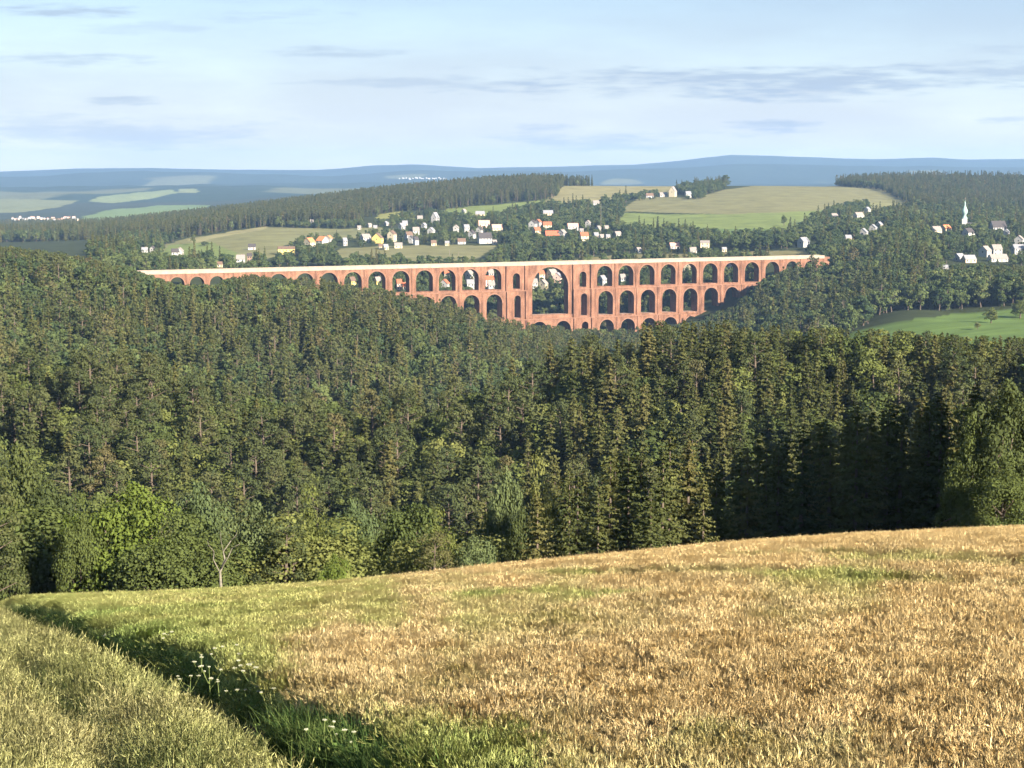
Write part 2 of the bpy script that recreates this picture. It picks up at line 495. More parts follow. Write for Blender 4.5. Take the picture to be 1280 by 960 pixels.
def land_colour(X, Y, Z):
    px, py = proj(X, Y, Z)
    wob = (fbm(X / np.maximum(Y, 1) * 90, np.log(np.maximum(Y, 1)) * 60, 2) - 0.5)
    px = px + wob * 7; py = py + wob * 1.2
    c = np.empty(X.shape + (3,)); c[:] = (0.035, 0.043, 0.018)
    near = Y < 92
    nn = fbm(X * 1.3, Y * 1.3, 3)[..., None]
    c = np.where(near[..., None], np.array((0.34, 0.27, 0.14)) * (0.75 + 0.5 * nn), c)
    o = edge_off(X, Y)
    verge = near & (o < -0.9)
    c = np.where(verge[..., None], np.array((0.16, 0.16, 0.06)) * (0.6 + 0.8 * nn), c)
    rut = near & ((np.abs(o + 0.62) < 0.5) | (np.abs(o + 2.7) < 0.34))
    c = np.where(rut[..., None], np.array((0.085, 0.062, 0.04)) * (0.7 + 0.6 * nn), c)
    for poly, (y0, y1), col in FIELDS:
        m = inpoly(px, py, poly) & (Y > y0) & (Y < y1)
        c = np.where(m[..., None], np.array(col), c)
    # far hills: woodland with scattered clearings
    farm = Y > 6500
    t = fbm(X / 700, Y / 1500, 3)
    fld = np.clip((t - 0.63) / 0.04, 0, 1)[..., None] * (Y < 11500)[..., None]
    hillc = np.array((0.026, 0.042, 0.020)) * (1 - fld) + np.array((0.10, 0.11, 0.055)) * fld
    base = np.all(c == np.array((0.035, 0.043, 0.018)), axis=-1) & farm
    c = np.where(base[..., None], hillc, c)
    return c


def make_ground():
    us = np.concatenate([np.linspace(-1, -.40, 50)[:-1], np.linspace(-.40, .40, 520), np.linspace(.40, 1, 50)[1:]])
    ys = np.concatenate([np.linspace(-60, 3, 30), np.linspace(3, 66, 190)[1:], np.geomspace(66, 1200, 230)[1:], np.geomspace(1200, 3600, 320)[1:], np.geomspace(3600, 16900, 300)[1:]])
    U, Yg = np.meshgrid(us, ys)
    Xg = U * np.maximum(Yg, 26.0)
    Z = ground(Xg, Yg)
    far = Yg > 15800
    nv = U.size
    V = np.stack([Xg, Yg, Z], -1).reshape(-1, 3)
    h, w = U.shape
    idx = np.arange(nv).reshape(h, w)
    f = np.stack([idx[:-1, :-1], idx[:-1, 1:], idx[1:, 1:], idx[1:, :-1]], -1).reshape(-1, 4)
    m, n, l = new_mat('land')
    b = out_bsdf(n, l, 0.95, 0.05)
    at = n.new('ShaderNodeAttribute'); at.attribute_name = 'land'
    tc = n.new('ShaderNodeTexCoord')
    f1 = noise(n, l, 0.035, 5, tc.outputs['Object'], 0.6); f2 = noise(n, l, 3.0, 4, tc.outputs['Object'], 0.7)
    mp = n.new('ShaderNodeMapping'); mp.inputs['Scale'].default_value = (0.02, 0.30, 0.02); mp.inputs['Rotation'].default_value = (0, 0, 0.35)
    l.new(tc.outputs['Object'], mp.inputs[0])
    f3 = noise(n, l, 1.0, 3, mp.outputs[0], 0.6)
    c = mixc(n, l, 1.0, at.outputs['Color'], ramp(n, l, f1, [(0.3, (.78,) * 3), (0.7, (1.2,) * 3)]), 'MULTIPLY')
    c = mixc(n, l, 1.0, c, ramp(n, l, f2, [(0.3, (.85,) * 3), (0.7, (1.15,) * 3)]), 'MULTIPLY')
    c = mixc(n, l, 1.0, c, ramp(n, l, f3, [(0.35, (.88,) * 3), (0.65, (1.1,) * 3)]), 'MULTIPLY')
    l.new(c, b.inputs['Base Color'])
    me = mesh_np('ground', V, [f], [m], smooth=True)
    a = me.color_attributes.new('land', 'FLOAT_COLOR', 'POINT')
    col = np.ones((nv, 4), np.float32); col[:, :3] = land_colour(Xg, Yg, Z).reshape(-1, 3)
    a.data.foreach_set('color', col.ravel())
    o = link('ground', me); tag(o, kind='structure')
    return float(Z.min())


ZMIN = make_ground()
make_haze()
# ------------------------------------------------------------------ trees
def unit(v):
    return v / np.maximum(np.linalg.norm(v, axis=-1, keepdims=True), 1e-9)


def leaf_quads(c, nrm, size, aspect=0.65, rs=RS, bend=0.25):
    """one bent leaf-clump face per centre"""
    n = len(c)
    r = rs.normal(size=(n, 3)); u = unit(np.cross(nrm, r)); v = np.cross(nrm, u)
    s = np.asarray(size, float).reshape(-1, 1) * np.ones((n, 1)); a = s * aspect * rs.uniform(0.7, 1.3, (n, 1))
    p = np.stack([c - u * s, c - v * a + nrm * s * bend, c + u * s * rs.uniform(.7, 1.2, (n, 1)), c + v * a - nrm * s * bend * .5], 1)
    f = np.arange(n * 4).reshape(n, 4)
    return p.reshape(-1, 3), f


def sphere_dirs(n, rs):
    return unit(rs.normal(size=(n, 3)))


def broadleaf(seed, H, W, leaf, nb, npb, low=0.12, droop=0.0, mats=None, name='crown'):
    """trunk and crown meshes of a broad-leaved tree H tall and W wide"""
    rs = np.random.RandomState(seed)
    zc = H * (0.5 + low / 2); hz = H * (1 - low) / 2; rx = W / 2
    d = sphere_dirs(nb, rs); rad = rs.uniform(0.45, 0.92, (nb, 1)) ** 0.8
    lump = 1 + 0.22 * np.sin(3 * np.arctan2(d[:, 1:2], d[:, 0:1]) + rs.uniform(0, 6)) + 0.12 * rs.normal(size=(nb, 1))
    cen = d * rad * lump * np.array([rx, rx, hz]) * 0.86
    taper = 1 - 0.33 * np.clip(cen[:, 2:3] / hz, -0.4, 1)
    cen[:, :2] *= taper
    cen[:, 2] += zc
    br = rs.uniform(0.17, 0.32, nb) * min(W, H) * 0.62
    P = []; N = []; S = []
    for k in range(nb):
        q = sphere_dirs(npb, rs)
        out = unit(cen[k] - np.array([0, 0, zc * 0.8]))
        q = unit(q + out * 0.45 + np.array([0, 0, 0.25]))
        rr = br[k] * rs.uniform(0.55, 1.08, (npb, 1))
        P.append(cen[k] + q * rr * np.array([1, 1, 0.8]) - np.array([0, 0, 1.0]) * droop * rs.uniform(0, 1, (npb, 1)) * br[k]); N.append(unit(q + 0.32 * rs.normal(size=(npb, 3)))); S.append(leaf * rs.uniform(0.6, 1.3, npb))
    P = np.concatenate(P); N = np.concatenate(N); S = np.concatenate(S)
    k = P[:, 2] > 0.15
    v, f = leaf_quads(P[k], N[k], S[k], rs=rs)
    crown = mesh_np(name, v, [f], [mats[0]])
    mb = MB(); tr = H * 0.022 + 0.05
    lean = rs.normal(size=2) * 0.03 * H
    top = (lean[0], lean[1], H * 0.55)
    mb.tube([(0, 0, -1.5), (0, 0, 0.0), (lean[0] * .5, lean[1] * .5, H * 0.3), top, (lean[0] * 1.5, lean[1] * 1.5, H * .8)], [tr * 1.35, tr * 1.15, tr * 0.85, tr * 0.55, tr * .15], 7)
    for b in rs.choice(nb, min(nb, 7), replace=False):
        z0 = H * rs.uniform(0.22, 0.5); e = cen[b]
        mb.tube([(lean[0] * z0 / H, lean[1] * z0 / H, z0), tuple((e * 0.55 + np.array([0, 0, z0]) * 0.45)), tuple(e)], [tr * .5, tr * .32, tr * .1], 5)
    trunk = mb.mesh('trunk', mats[1], True)
    return trunk, crown


def spruce(seed, H, Wd, step, nq, mats, low=0.06, leafw=0.16, gap=0.0):
    rs = np.random.RandomState(seed)
    C = []; N = []; S = []
    z = H * low
    ph = rs.uniform(0, 6)
    while z < H * 0.985:
        t = (z - H * low) / (H * (1 - low))
        L = Wd / 2 * (1 - t) ** 0.72 * rs.uniform(0.75, 1.1) + 0.12
        if t < 0.12: L *= 0.7 + 2.5 * t
        nbh = max(4, int(round(rs.uniform(6, 8) * (0.55 + 0.45 * (1 - t)))))
        for b in range(nbh):
            if rs.rand() < gap: continue
            a = ph + 2 * math.pi * b / nbh + rs.normal() * 0.25
            Lb = L * rs.uniform(0.7, 1.15); zz = z + rs.normal() * step * 0.35
            m = max(3, int(nq * (0.35 + 0.65 * Lb / (Wd / 2))))
            s = (np.arange(m) + rs.rand(m)) / m
            up = 0.16 * (t - 0.25)
            zb = zz - Lb * (0.32 * s + 0.0 * s) + Lb * 0.25 * s ** 3 + Lb * up * s
            r = 0.12 + s * Lb
            side = rs.normal(size=m) * 0.17 * Lb * (0.3 + s) * (1.1 - 0.6 * s)
            x = np.cos(a) * r - np.sin(a) * side; y = np.sin(a) * r + np.cos(a) * side
            C.append(np.stack([x, y, zb - np.abs(side) * 0.35], 1))
            nn = np.stack([np.cos(a) * .55 * np.ones(m), np.sin(a) * .55 * np.ones(m), 0.75 * np.ones(m)], 1)
            N.append(unit(nn + 0.38 * rs.normal(size=(m, 3))))
            S.append(leafw * (1.0 + 0.8 * (1 - s)) * (0.55 + 0.45 * (1 - t)) * rs.uniform(.7, 1.25, m) * 1.6)
        z += step * rs.uniform(0.8, 1.2) * (1.0 - 0.35 * t); ph += 0.9
    # leader
    m = 8; C.append(np.stack([rs.normal(size=m) * .05, rs.normal(size=m) * .05, H - np.linspace(0, .12 * H, m) * .6], 1)); N.append(unit(rs.normal(size=(m, 3)))); S.append(np.full(m, leafw * .8))
    C = np.concatenate(C); N = np.concatenate(N); S = np.concatenate(S)
    v, f = leaf_quads(C, N, S, aspect=0.55, rs=rs, bend=0.3)
    crown = mesh_np('crown', v, [f], [mats[0]])
    mb = MB(); r = H * 0.011 + 0.06
    mb.tube([(0, 0, -1.5), (0, 0, H * .4), (0, 0, H * .97)], [r * 1.2, r * .8, 0.02], 6)
    return mb.mesh('trunk', mats[1], True), crown


def pine(seed, H, Wd, leaf, nb, npb, mats, bare=0.5):
    rs = np.random.RandomState(seed)
    P = []; N = []; S = []; mb = MB(); r = H * 0.011 + 0.07
    lean = rs.normal(size=2) * 0.02 * H
    tp = lambda z: np.array([lean[0] * (z / H) ** 2, lean[1] * (z / H) ** 2, z])
    mb.tube([(0, 0, -1.5), tuple(tp(H * .35)), tuple(tp(H * .7)), tuple(tp(H * .95))], [r * 1.2, r, r * .7, .03], 6)
    for k in range(nb):
        t = (k + rs.rand()) / nb
        z = H * (bare + (1 - bare) * t * 0.97)
        L = Wd / 2 * (0.55 + 0.6 * math.sin(math.pi * min(1, (0.18 + 0.82 * t)))) * rs.uniform(0.5, 1.0) * (1 - 0.55 * t ** 2)
        a = k * 2.4 + rs.normal() * .4
        c = tp(z) + np.array([math.cos(a) * L, math.sin(a) * L, L * 0.25])
        mb.tube([tuple(tp(z - L * .15)), tuple(c)], [r * .3, .03], 4)
        br = Wd * rs.uniform(0.13, 0.23)
        q = sphere_dirs(npb, rs); q = unit(q + np.array([math.cos(a) * .3, math.sin(a) * .3, 0.4]))
        P.append(c + q * br * rs.uniform(.4, 1.1, (npb, 1)) * np.array([1, 1, .6])); N.append(unit(q + .34 * rs.normal(size=(npb, 3)))); S.append(leaf * rs.uniform(.6, 1.3, npb))
    P = np.concatenate(P); N = np.concatenate(N); S = np.concatenate(S)
    v, f = leaf_quads(P, N, S, aspect=0.5, rs=rs, bend=0.3)
    return mb.mesh('trunk', mats[1], True), mesh_np('crown', v, [f], [mats[0]])


# leaf colours (real, unlit): one ramp per species, every tree takes its own place on it
M_SPRUCE = foliage_mat('needles_spruce', [(0.0, (.046, .058, .022)), (.5, (.074, .082, .029)), (.85, (.092, .094, .033)), (1, (.110, .100, .038))], .5, .24)
M_PINE = foliage_mat('needles_pine', [(0.0, (.050, .064, .027)), (.6, (.070, .080, .032)), (.92, (.082, .086, .036)), (1, (.105, .088, .040))], .5, .2)
M_LEAF = foliage_mat('leaves_mixed', [(0.0, (.056, .074, .025)), (.35, (.082, .100, .031)), (.7, (.106, .122, .036)), (1, (.135, .143, .046))], .5, .22)
M_LIME = foliage_mat('leaves_lime', [(0.0, (.088, .118, .026)), (1, (.098, .128, .028))], .6, .26)
M_GREY = foliage_mat('leaves_grey', [(0.0, (.072, .098, .042)), (1, (.092, .115, .048))], .6, .22)
M_DARKLEAF = foliage_mat('leaves_dark', [(0.0, (.050, .064, .025)), (1, (.072, .086, .030))], .6, .2)
M_RIDGE = foliage_mat('leaves_ridge', [(0.0, (.036, .054, .024)), (.4, (.054, .074, .029)), (.75, (.075, .096, .033)), (1, (.10, .116, .042))], .25, .15)
M_PURPLE = foliage_mat('leaves_copper', [(0.0, (.040, .032, .026)), (1, (.055, .040, .030))], .3, .15)
M_BARK = plain_mat('bark', (.085, .066, .05), .9, 4, .35)
M_PBARK = plain_mat('bark_pine', (.088, .068, .05), .9, 4, .35)
M_PALE = plain_mat('bark_pale', (.15, .135, .105), .85, 5, .3)

PROTO = {}


def proto(key, fn):
    if key not in PROTO: PROTO[key] = fn()
    return PROTO[key]


def near_set(kind, mat, n, base):
    for k in range(n):
        if kind == 'leaf': yield broadleaf(base + k, 14, 10.5, 0.20, 80, 130, low=.06, mats=(mat, M_BARK))


SETS = {}
for nm, mt in (('lime', M_LIME), ('grey', M_GREY), ('dark', M_DARKLEAF), ('mixed', M_LEAF)):
    SETS['near_' + nm] = [broadleaf(100 + 10 * k + len(nm), 14, 11 + 1.0 * (k - 1), 0.145, 95, 230, low=.05, droop=.12, mats=(mt, M_BARK)) for k in range(2)]
SETS['near_spruce'] = [spruce(200 + k, 22, 7.6, 0.58, 26, (M_SPRUCE, M_BARK), leafw=.145, gap=.12) for k in range(4)]
SETS['near_pine'] = [pine(230 + k, 20, 6.5, .17, 26, 120, (M_PINE, M_PBARK), bare=.4) for k in range(2)]
SETS['spruce'] = [spruce(300 + k, 21, 6.4 + .65 * k, 0.72, 19, (M_SPRUCE, M_BARK), leafw=.24, gap=.05) for k in range(5)]
SETS['pine'] = [pine(330 + k, 20, 6.4, .25, 26, 75, (M_PINE, M_PBARK), bare=.45 + .05 * (k % 3)) for k in range(5)]
SETS['leaf'] = [broadleaf(360 + k, 15, 8.5 + k * .6, .29, 50, 90, low=.1, mats=(M_LEAF, M_BARK)) for k in range(6)]


def joined(pair):
    """trunk and crown of one distant tree as one mesh"""
    t, c = pair
    me = bpy.data.meshes.new('tree')
    vt = np.empty(len(t.vertices) * 3, np.float32); t.vertices.foreach_get('co', vt)
    vc = np.empty(len(c.vertices) * 3, np.float32); c.vertices.foreach_get('co', vc)
    nt = len(t.vertices)
    ft = [list(p.vertices) for p in t.polygons]
    fc = np.empty(len(c.loops), np.int32); c.loops.foreach_get('vertex_index', fc)
    q = [np.array([f], np.int32) for f in ft] + [fc.reshape(-1, 4) + nt]
    mi = [1] * len(ft) + [0] * (len(fc) // 4)
    return mesh_np('tree', np.concatenate([vt.reshape(-1, 3), vc.reshape(-1, 3)]), q, [c.materials[0], t.materials[0]], mi)


# far variants: coarser leaf clumps, whole tree in one mesh, only ever seen as woodland
FARSET = {
    'spruce': [joined(spruce(400 + k, 21, 5.6 + .5 * k, 1.05, 9, (M_SPRUCE, M_BARK), leafw=.36, gap=.06)) for k in range(4)],
    'pine': [joined(pine(430 + k, 19, 6.8, .44, 18, 34, (M_PINE, M_PBARK), bare=.42)) for k in range(3)],
    'leaf': [joined(broadleaf(460 + k, 14, 9 + k * .7, .5, 34, 44, low=.08, mats=(M_RIDGE, M_BARK))) for k in range(4)],
}
for k in range(5):
    FARSET.setdefault('mid_spruce', []).append(joined(SETS['spruce'][k]))
    FARSET.setdefault('mid_pine', []).append(joined(SETS['pine'][k]))
    FARSET.setdefault('mid_leaf', []).append(joined(SETS['leaf'][k]))


# ------------------------------------------------------------------ scattering with geometry nodes (only for what nobody could count)
def scatter(name, pts, idx, rz, scl, meshes, extra=None, tilt=None):
    n = len(pts)
    cname = name + '_shapes'
    coll = bpy.data.collections.new(cname)
    for k, me in enumerate(meshes):
        o = bpy.data.objects.new('%s_shape_%s' % (name, 'abcdefghijklmnopqrstuvwxyz'[k]), me); coll.objects.link(o)
    me = bpy.data.meshes.new(name); me.vertices.add(n)
    me.vertices.foreach_set('co', np.asarray(pts, np.float32).ravel())
    a = me.attributes.new('idx', 'INT', 'POINT'); a.data.foreach_set('value', np.asarray(idx, np.int32))
    rot = np.zeros((n, 3), np.float32); rot[:, 2] = rz
    if tilt is not None: rot[:, :2] = tilt
    a = me.attributes.new('rot', 'FLOAT_VECTOR', 'POINT'); a.data.foreach_set('vector', rot.ravel())
    s = np.asarray(scl, np.float32)
    if s.ndim == 1: s = np.repeat(s[:, None], 3, 1)
    a = me.attributes.new('scl', 'FLOAT_VECTOR', 'POINT'); a.data.foreach_set('vector', np.ascontiguousarray(s).ravel())
    for k, v in (extra or {}).items():
        a = me.attributes.new(k, 'FLOAT', 'POINT'); a.data.foreach_set('value', np.asarray(v, np.float32))
    ng = bpy.data.node_groups.new(name + '_nodes', 'GeometryNodeTree')
    ng.interface.new_socket('Geometry', in_out='INPUT', socket_type='NodeSocketGeometry')
    ng.interface.new_socket('Geometry', in_out='OUTPUT', socket_type='NodeSocketGeometry')
    N, L = ng.nodes, ng.links
    gi = N.new('NodeGroupInput'); go = N.new('NodeGroupOutput')
    ci = N.new('GeometryNodeCollectionInfo'); ci.inputs['Collection'].default_value = coll
    ci.inputs['Separate Children'].default_value = True; ci.inputs['Reset Children'].default_value = True
    ip = N.new('GeometryNodeInstanceOnPoints'); ip.inputs['Pick Instance'].default_value = True

    def attr(nm, ty):
        x = N.new('GeometryNodeInputNamedAttribute'); x.data_type = ty; x.inputs['Name'].default_value = nm
        return x.outputs['Attribute']
    L.new(gi.outputs[0], ip.inputs['Points']); L.new(ci.outputs[0], ip.inputs['Instance'])
    L.new(attr('idx', 'INT'), ip.inputs['Instance Index']); L.new(attr('rot', 'FLOAT_VECTOR'), ip.inputs['Rotation'])
    L.new(attr('scl', 'FLOAT_VECTOR'), ip.inputs['Scale']); L.new(ip.outputs[0], go.inputs[0])
    o = link(name, me)
    md = o.modifiers.new('scatter', 'NODES'); md.node_group = ng
    tag(o, kind='stuff')
    return o


# ------------------------------------------------------------------ where the trees stand
HB = np.interp(np.arange(1280), CRX, CRY).astype(float)      # horizon buffer, rows


class Tree:
    __slots__ = ('kind', 'x', 'y', 'z', 'h', 's', 'rz', 'v', 'zone', 'area')

    def __init__(t, kind, x, y, z, h, s, rz, v, zone):
        t.kind, t.x, t.y, t.z, t.h, t.s, t.rz, t.v, t.zone = kind, x, y, z, h, s, rz, v, zone
        t.area = 0


BASEH = {'spruce': 21.0, 'pine': 20.0, 'leaf': 15.0}
FARH = {'spruce': 21.0, 'pine': 19.0, 'leaf': 14.0}
BASEW = {'spruce': 6.0, 'pine': 6.0, 'leaf': 10.0}


def jgrid(u0, u1, y0, y1, sp, rs):
    """jittered points over the sector u0..u1, y0..y1 about sp metres apart"""
    ys = np.arange(y0, y1, sp); P = []
    for y in ys:
        n = max(1, int((u1 - u0) * y / sp))
        x = u0 * y + (np.arange(n) + rs.rand(n)) * sp
        P.append(np.stack([x, np.full(n, y) + rs.uniform(-.5, .5, n) * sp], 1))
    return np.concatenate(P)


def capped(trees, capx, capy, jit=3):
    out = []
    for t in trees:
        px, ty = proj(t.x, t.y, t.z + t.h)
        lim = np.interp(px, capx, capy) + random.uniform(-jit, jit)
        if ty < lim:
            _, by = proj(t.x, t.y, t.z)
            hh = t.h * (by - lim) / max(by - ty, 1e-3)
            if hh < 0.5 * t.h: continue
            t.s *= hh / t.h; t.h = hh
        out.append(t)
    return out


def visible(trees, margin=14):
    trees.sort(key=lambda t: t.y)
    keep = []
    for t in trees:
        px, ty = proj(t.x, t.y, t.z + t.h); _, by = proj(t.x, t.y, t.z)
        w = BASEW[t.kind] * t.s * F / t.y * 0.5
        a, b = int(px - w), int(px + w) + 1
        a2, b2 = max(0, a), min(1280, b)
        if b2 <= a2:
            c = 0 if px < 0 else 1279
            if -420 < px < 1700 and ty < HB[c] + 2 * margin: keep.append(t)
            continue
        seg = HB[a2:b2]
        xs = np.abs((np.arange(a2, b2) + .5 - px) / max(w, .5))
        prof = ty + (by - ty) * (xs if t.kind == 'spruce' else xs ** 2 * 0.5) * 0.8
        vis = np.clip(seg - prof, 0, None).sum()
        t.area = vis
        if ty < seg.max() + margin: keep.append(t)
        HB[a2:b2] = np.minimum(seg, prof + (by - ty) * 0.22)
    return keep
# ------------------------------------------------------------------ viaduct line (needed before the trees round it)
DECK = -71.4
BY_A = (ZC - DECK) / float(trow(340)); BY_B = (ZC - DECK) / float(trow(320.5))
BA = np.array([float(ukx(170, 340)) * BY_A, BY_A]); BB = np.array([float(ukx(1005, 320.5)) * BY_B, BY_B])
BD = (BB - BA) / np.linalg.norm(BB - BA); BLEN = float(np.linalg.norm(BB - BA))
BN = np.array([-BD[1], BD[0]])                  # away from the camera


def bs(px, row=335):
    k = float(ukx(px, row))
    return (k * BA[1] - BA[0]) / (BD[0] - k * BD[1])


def bridge_off(x, y):
    r = np.stack([np.asarray(x) - BA[0], np.asarray(y) - BA[1]], -1)
    return r @ BD, r @ BN


# ------------------------------------------------------------------ single trees at the edge of the barley, told apart by hand
def gz(x, y):
    return float(ground(np.array([x]), np.array([y]))[0])


def put_tree(name, pair, x, y, h, w, base_h, base_w, rz, label, cat='tree', group=None):
    r = empty(name, (x, y, gz(x, y)), rz)
    r.scale = (w / base_w, w / base_w, h / base_h)
    link('trunk', pair[0], r); link('crown', pair[1], r)
    tag(r, label, cat, group)
    return r


EDGE_TREES = [  # px, row of the tip, depth, width in px, set, label
    (12, 548, 150, 120, 'near_dark', 'tall olive broadleaf tree cut by the picture edge behind the bright green bush'),
    (62, 600, 128, 92, 'near_dark', 'dull olive tree standing against the bright lime-green bushy tree on its shaded side'),
    (20, 668, 108, 88, 'near_dark', 'low dark shrubby tree over the grass where the farm track drops away'),
    (98, 640, 104, 66, 'near_mixed', 'narrow green tree pressed into the shaded side of the big lime-green one'),
    (158, 600, 106, 156, 'near_lime', 'big bright lime-green bushy tree, the brightest crown at the field edge'),
    (252, 608, 124, 96, 'near_grey', 'grey-green round tree next to the big lime-green bushy tree'),
    (322, 618, 118, 112, 'near_grey', 'broad grey-green tree over the bare forked trunk'),
    (384, 634, 112, 84, 'near_mixed', 'mid-green tree filling the gap beside the bare forked trunk'),
    (418, 690, 100, 50, 'near_lime', 'small bright green bush standing low at the crop edge'),
    (440, 628, 130, 92, 'near_grey', 'grey-green tree behind the small bright bush at the crop edge'),
    (506, 630, 116, 120, 'near_mixed', 'wide rounded mid-green tree above the green corner of the barley'),
    (548, 656, 106, 62, 'near_mixed', 'low green tree joined to the wide rounded one'),
    (596, 668, 104, 80, 'near_grey', 'spreading low bush at the point where the crop turns from green to gold'),
    (628, 590, 150, 76, 'near_grey', 'pale silvery tree in full sun among the darker conifers'),
    (648, 630, 116, 56, 'near_dark', 'dark leafy tree beside the first spruces at the field edge'),
    (676, 600, 140, 62, 'near_mixed', 'green broadleaf tree with its foot in deep shade beside the spruces'),
    (712, 582, 118, 78, 'near_spruce', 'near black spruce with the broadleaf trees on one side'),
    (748, 606, 108, 70, 'near_spruce', 'shorter spruce with open drooping boughs at the field edge'),
    (786, 556, 116, 92, 'near_spruce', 'tall spruce with layered boughs standing over the golden field edge'),
    (838, 538, 112, 92, 'near_spruce', 'tallest sunlit spruce on the field edge with a brownish green crown'),
    (814, 606, 103, 76, 'near_spruce', 'half-height spruce in front of the tallest sunlit one'),
    (880, 590, 106, 66, 'near_spruce', 'spruce with ragged boughs on the border of the deep shade'),
    (1252, 470, 97, 118, 'near_dark', 'tall leafy tree lit in front of the deep shade beyond the golden field'),
    (1218, 540, 96, 64, 'near_mixed', 'lower leafy tree tucked against the tall lit one'),
    (1290, 432, 102, 88, 'near_spruce', 'sunlit spruce rising above the tall lit leafy tree'),
    (1255, 585, 93, 90, 'near_mixed', 'low leafy bush at the foot of the tall lit tree'),
]
NBASE = {'near_spruce': (22, 7.6), 'near_pine': (20, 6.5)}
hand = []
for k, (px, row, Y, wpx, st, label) in enumerate(EDGE_TREES):
    x = float(ukx(px, row)) * Y; zt = ZC - Y * float(trow(row)); h = zt - gz(x, Y); w = wpx * Y / F
    bh, bw = NBASE.get(st, (14, 10.5)); pairs = SETS[st]
    nm = 'spruce_tree' if st == 'near_spruce' else 'broadleaf_tree'
    put_tree(nm, pairs[k % len(pairs)], x, Y, h, w * 1.12, bh * (1.0 if st == 'near_spruce' else 0.97), bw, k * 1.7, label)
    hand.append((x, Y, w))

# the bare pale forked trunk
x = float(ukx(274, 715)) * 98; y = 98.0; g0 = gz(x, y)
zt = lambda row: ZC - y * float(trow(row)) - g0
mb = MB(); B0 = zt(742)
mb.tube([(0, 0, -1.0), (.1, 0, B0), (.05, 0, zt(715)), (.35, .1, zt(700)), (.25, .1, zt(690)), (.75, .1, zt(676))], [.13, .10, .075, .06, .04, .02], 7)
mb.tube([(.08, 0, zt(712)), (.55, -.1, zt(697)), (.85, -.1, zt(684))], [.05, .03, .015], 6)
mb.tube([(.05, 0, zt(716)), (-.35, .1, zt(700)), (-.3, .1, zt(690))], [.04, .03, .015], 6)
bt = empty('bare_tree', (x, y, g0)); mb.build('trunk', M_PALE, bt, True)
tw = MB()
for a in ((.75, .1, zt(676), 1.1, .3), (.85, -.1, zt(684), 1.35, .2), (-.3, .1, zt(690), -.7, .4), (.25, .1, zt(690), .1, .7)):
    tw.tube([a[:3], (a[3] * .8 + a[0] * .2, a[1], a[2] + a[4]), (a[3], a[1] + .1, a[2] + a[4] * 1.7)], [.025, .016, .008], 4)
tw.build('branch', M_PALE, bt, True)
tag(bt, 'bare pale forked trunk leaning among green trees at the field edge', 'dead tree')

# the wood turns the corner beyond the right-hand end of the field: those trees throw the shade
rs = np.random.RandomState(21)
corner = []
QX, QY = -SUN_DIR.y, SUN_DIR.x          # across the sunlight
for _ in range(3000):
    if len(corner) >= 104: break
    u = rs.uniform(.35, .66); q = rs.uniform(91.5, 132); Y = q / (QX * u + QY); x = u * Y
    if Y < 93: continue
    if any((x - a) ** 2 + (Y - b) ** 2 < 13 for a, b, _ in hand): continue
    hand.append((x, Y, 7)); corner.append((x, Y))
for k, (x, Y) in enumerate(corner):
    g = gz(x, Y)
    top = np.interp(x / Y, [.33, .45, .8], [-1.0, 3.5, 10]) + rs.uniform(-2.0, 1.0)
    h = float(np.clip(top - g, 14, 32))
    if k % 3 == 0:
        put_tree('broadleaf_tree', SETS['near_dark'][k % 2], x, Y, h * .94, rs.uniform(9, 11), 14, 10.5, k * 2.1,
                 'leafy tree in the corner wood past the end of the golden field', 'tree', 'leafy trees of the corner wood beyond the field')
    else:
        put_tree('spruce_tree', SETS['near_spruce'][k % 4], x, Y, h, rs.uniform(7.5, 9.5), 22, 7.6, k * 2.1,
                 'tall spruce in the corner wood past the end of the golden field', 'tree', 'spruces of the corner wood beyond the field')

# the stand in its shade, between the lit spruces and the lit leafy trees
nst = 0
for k in range(400):
    px = rs.uniform(852, 1232); Y = rs.uniform(122, 152); u = (px - 640) / F; x = u * Y
    if QX * x + QY * Y < 93 or any((x - a) ** 2 + (Y - b) ** 2 < (8.5 if w < 7 else 14) for a, b, w in hand): continue
    row = np.interp(px, [850, 900, 960, 1040, 1110, 1180, 1240], [596, 566, 540, 515, 498, 488, 480]) + rs.uniform(-4, 26)
    top = ZC - Y * float(trow(row)); g = gz(x, Y); h = top - g
    if h < 9: continue
    hand.append((x, Y, 5)); nst += 1
    put_tree('spruce_tree', SETS['near_spruce'][k % 4], x, Y, h, rs.uniform(6.0, 8.0), 22, 7.6, k * 2.1,
             'spruce standing in the deep black shade above the golden field', 'tree', 'spruces in the deep shade above the field')

# ------------------------------------------------------------------ the woods
capA = ([-400, 0, 100, 220, 300, 440, 560, 640, 690, 760, 860, 900, 960, 1040, 1100, 1180, 1280, 1700],
        [590, 585, 618, 640, 640, 655, 660, 640, 612, 580, 560, 570, 535, 515, 505, 500, 500, 480])
capB = ([-400, 0, 100, 200, 300, 380, 450, 520, 600, 660, 690, 720, 800, 860, 900, 1000, 1100, 1180, 1210, 1280, 1700],
        [420, 428, 432, 442, 462, 470, 472, 472, 458, 445, 420, 408, 402, 400, 402, 410, 414, 417, 421, 421, 425])
capC = ([-400, 0, 60, 110, 150, 190, 208, 221, 246, 272, 290, 318, 348, 382, 400, 430, 441, 471, 501, 531, 560, 590, 617, 640, 670, 700, 760, 840, 870, 900, 920, 940, 955, 975, 1000, 1015, 1040, 1070, 1100, 1150, 1185, 1280, 1700],
        [306, 308, 314, 322, 333, 346, 352, 357, 357, 357, 346, 344, 349, 348, 347, 354, 359, 360, 365, 370, 376, 384, 394, 400, 405, 410, 411, 408, 401, 390, 381, 364, 348, 335, 325, 320, 306, 293, 286, 292, 329, 333, 330])


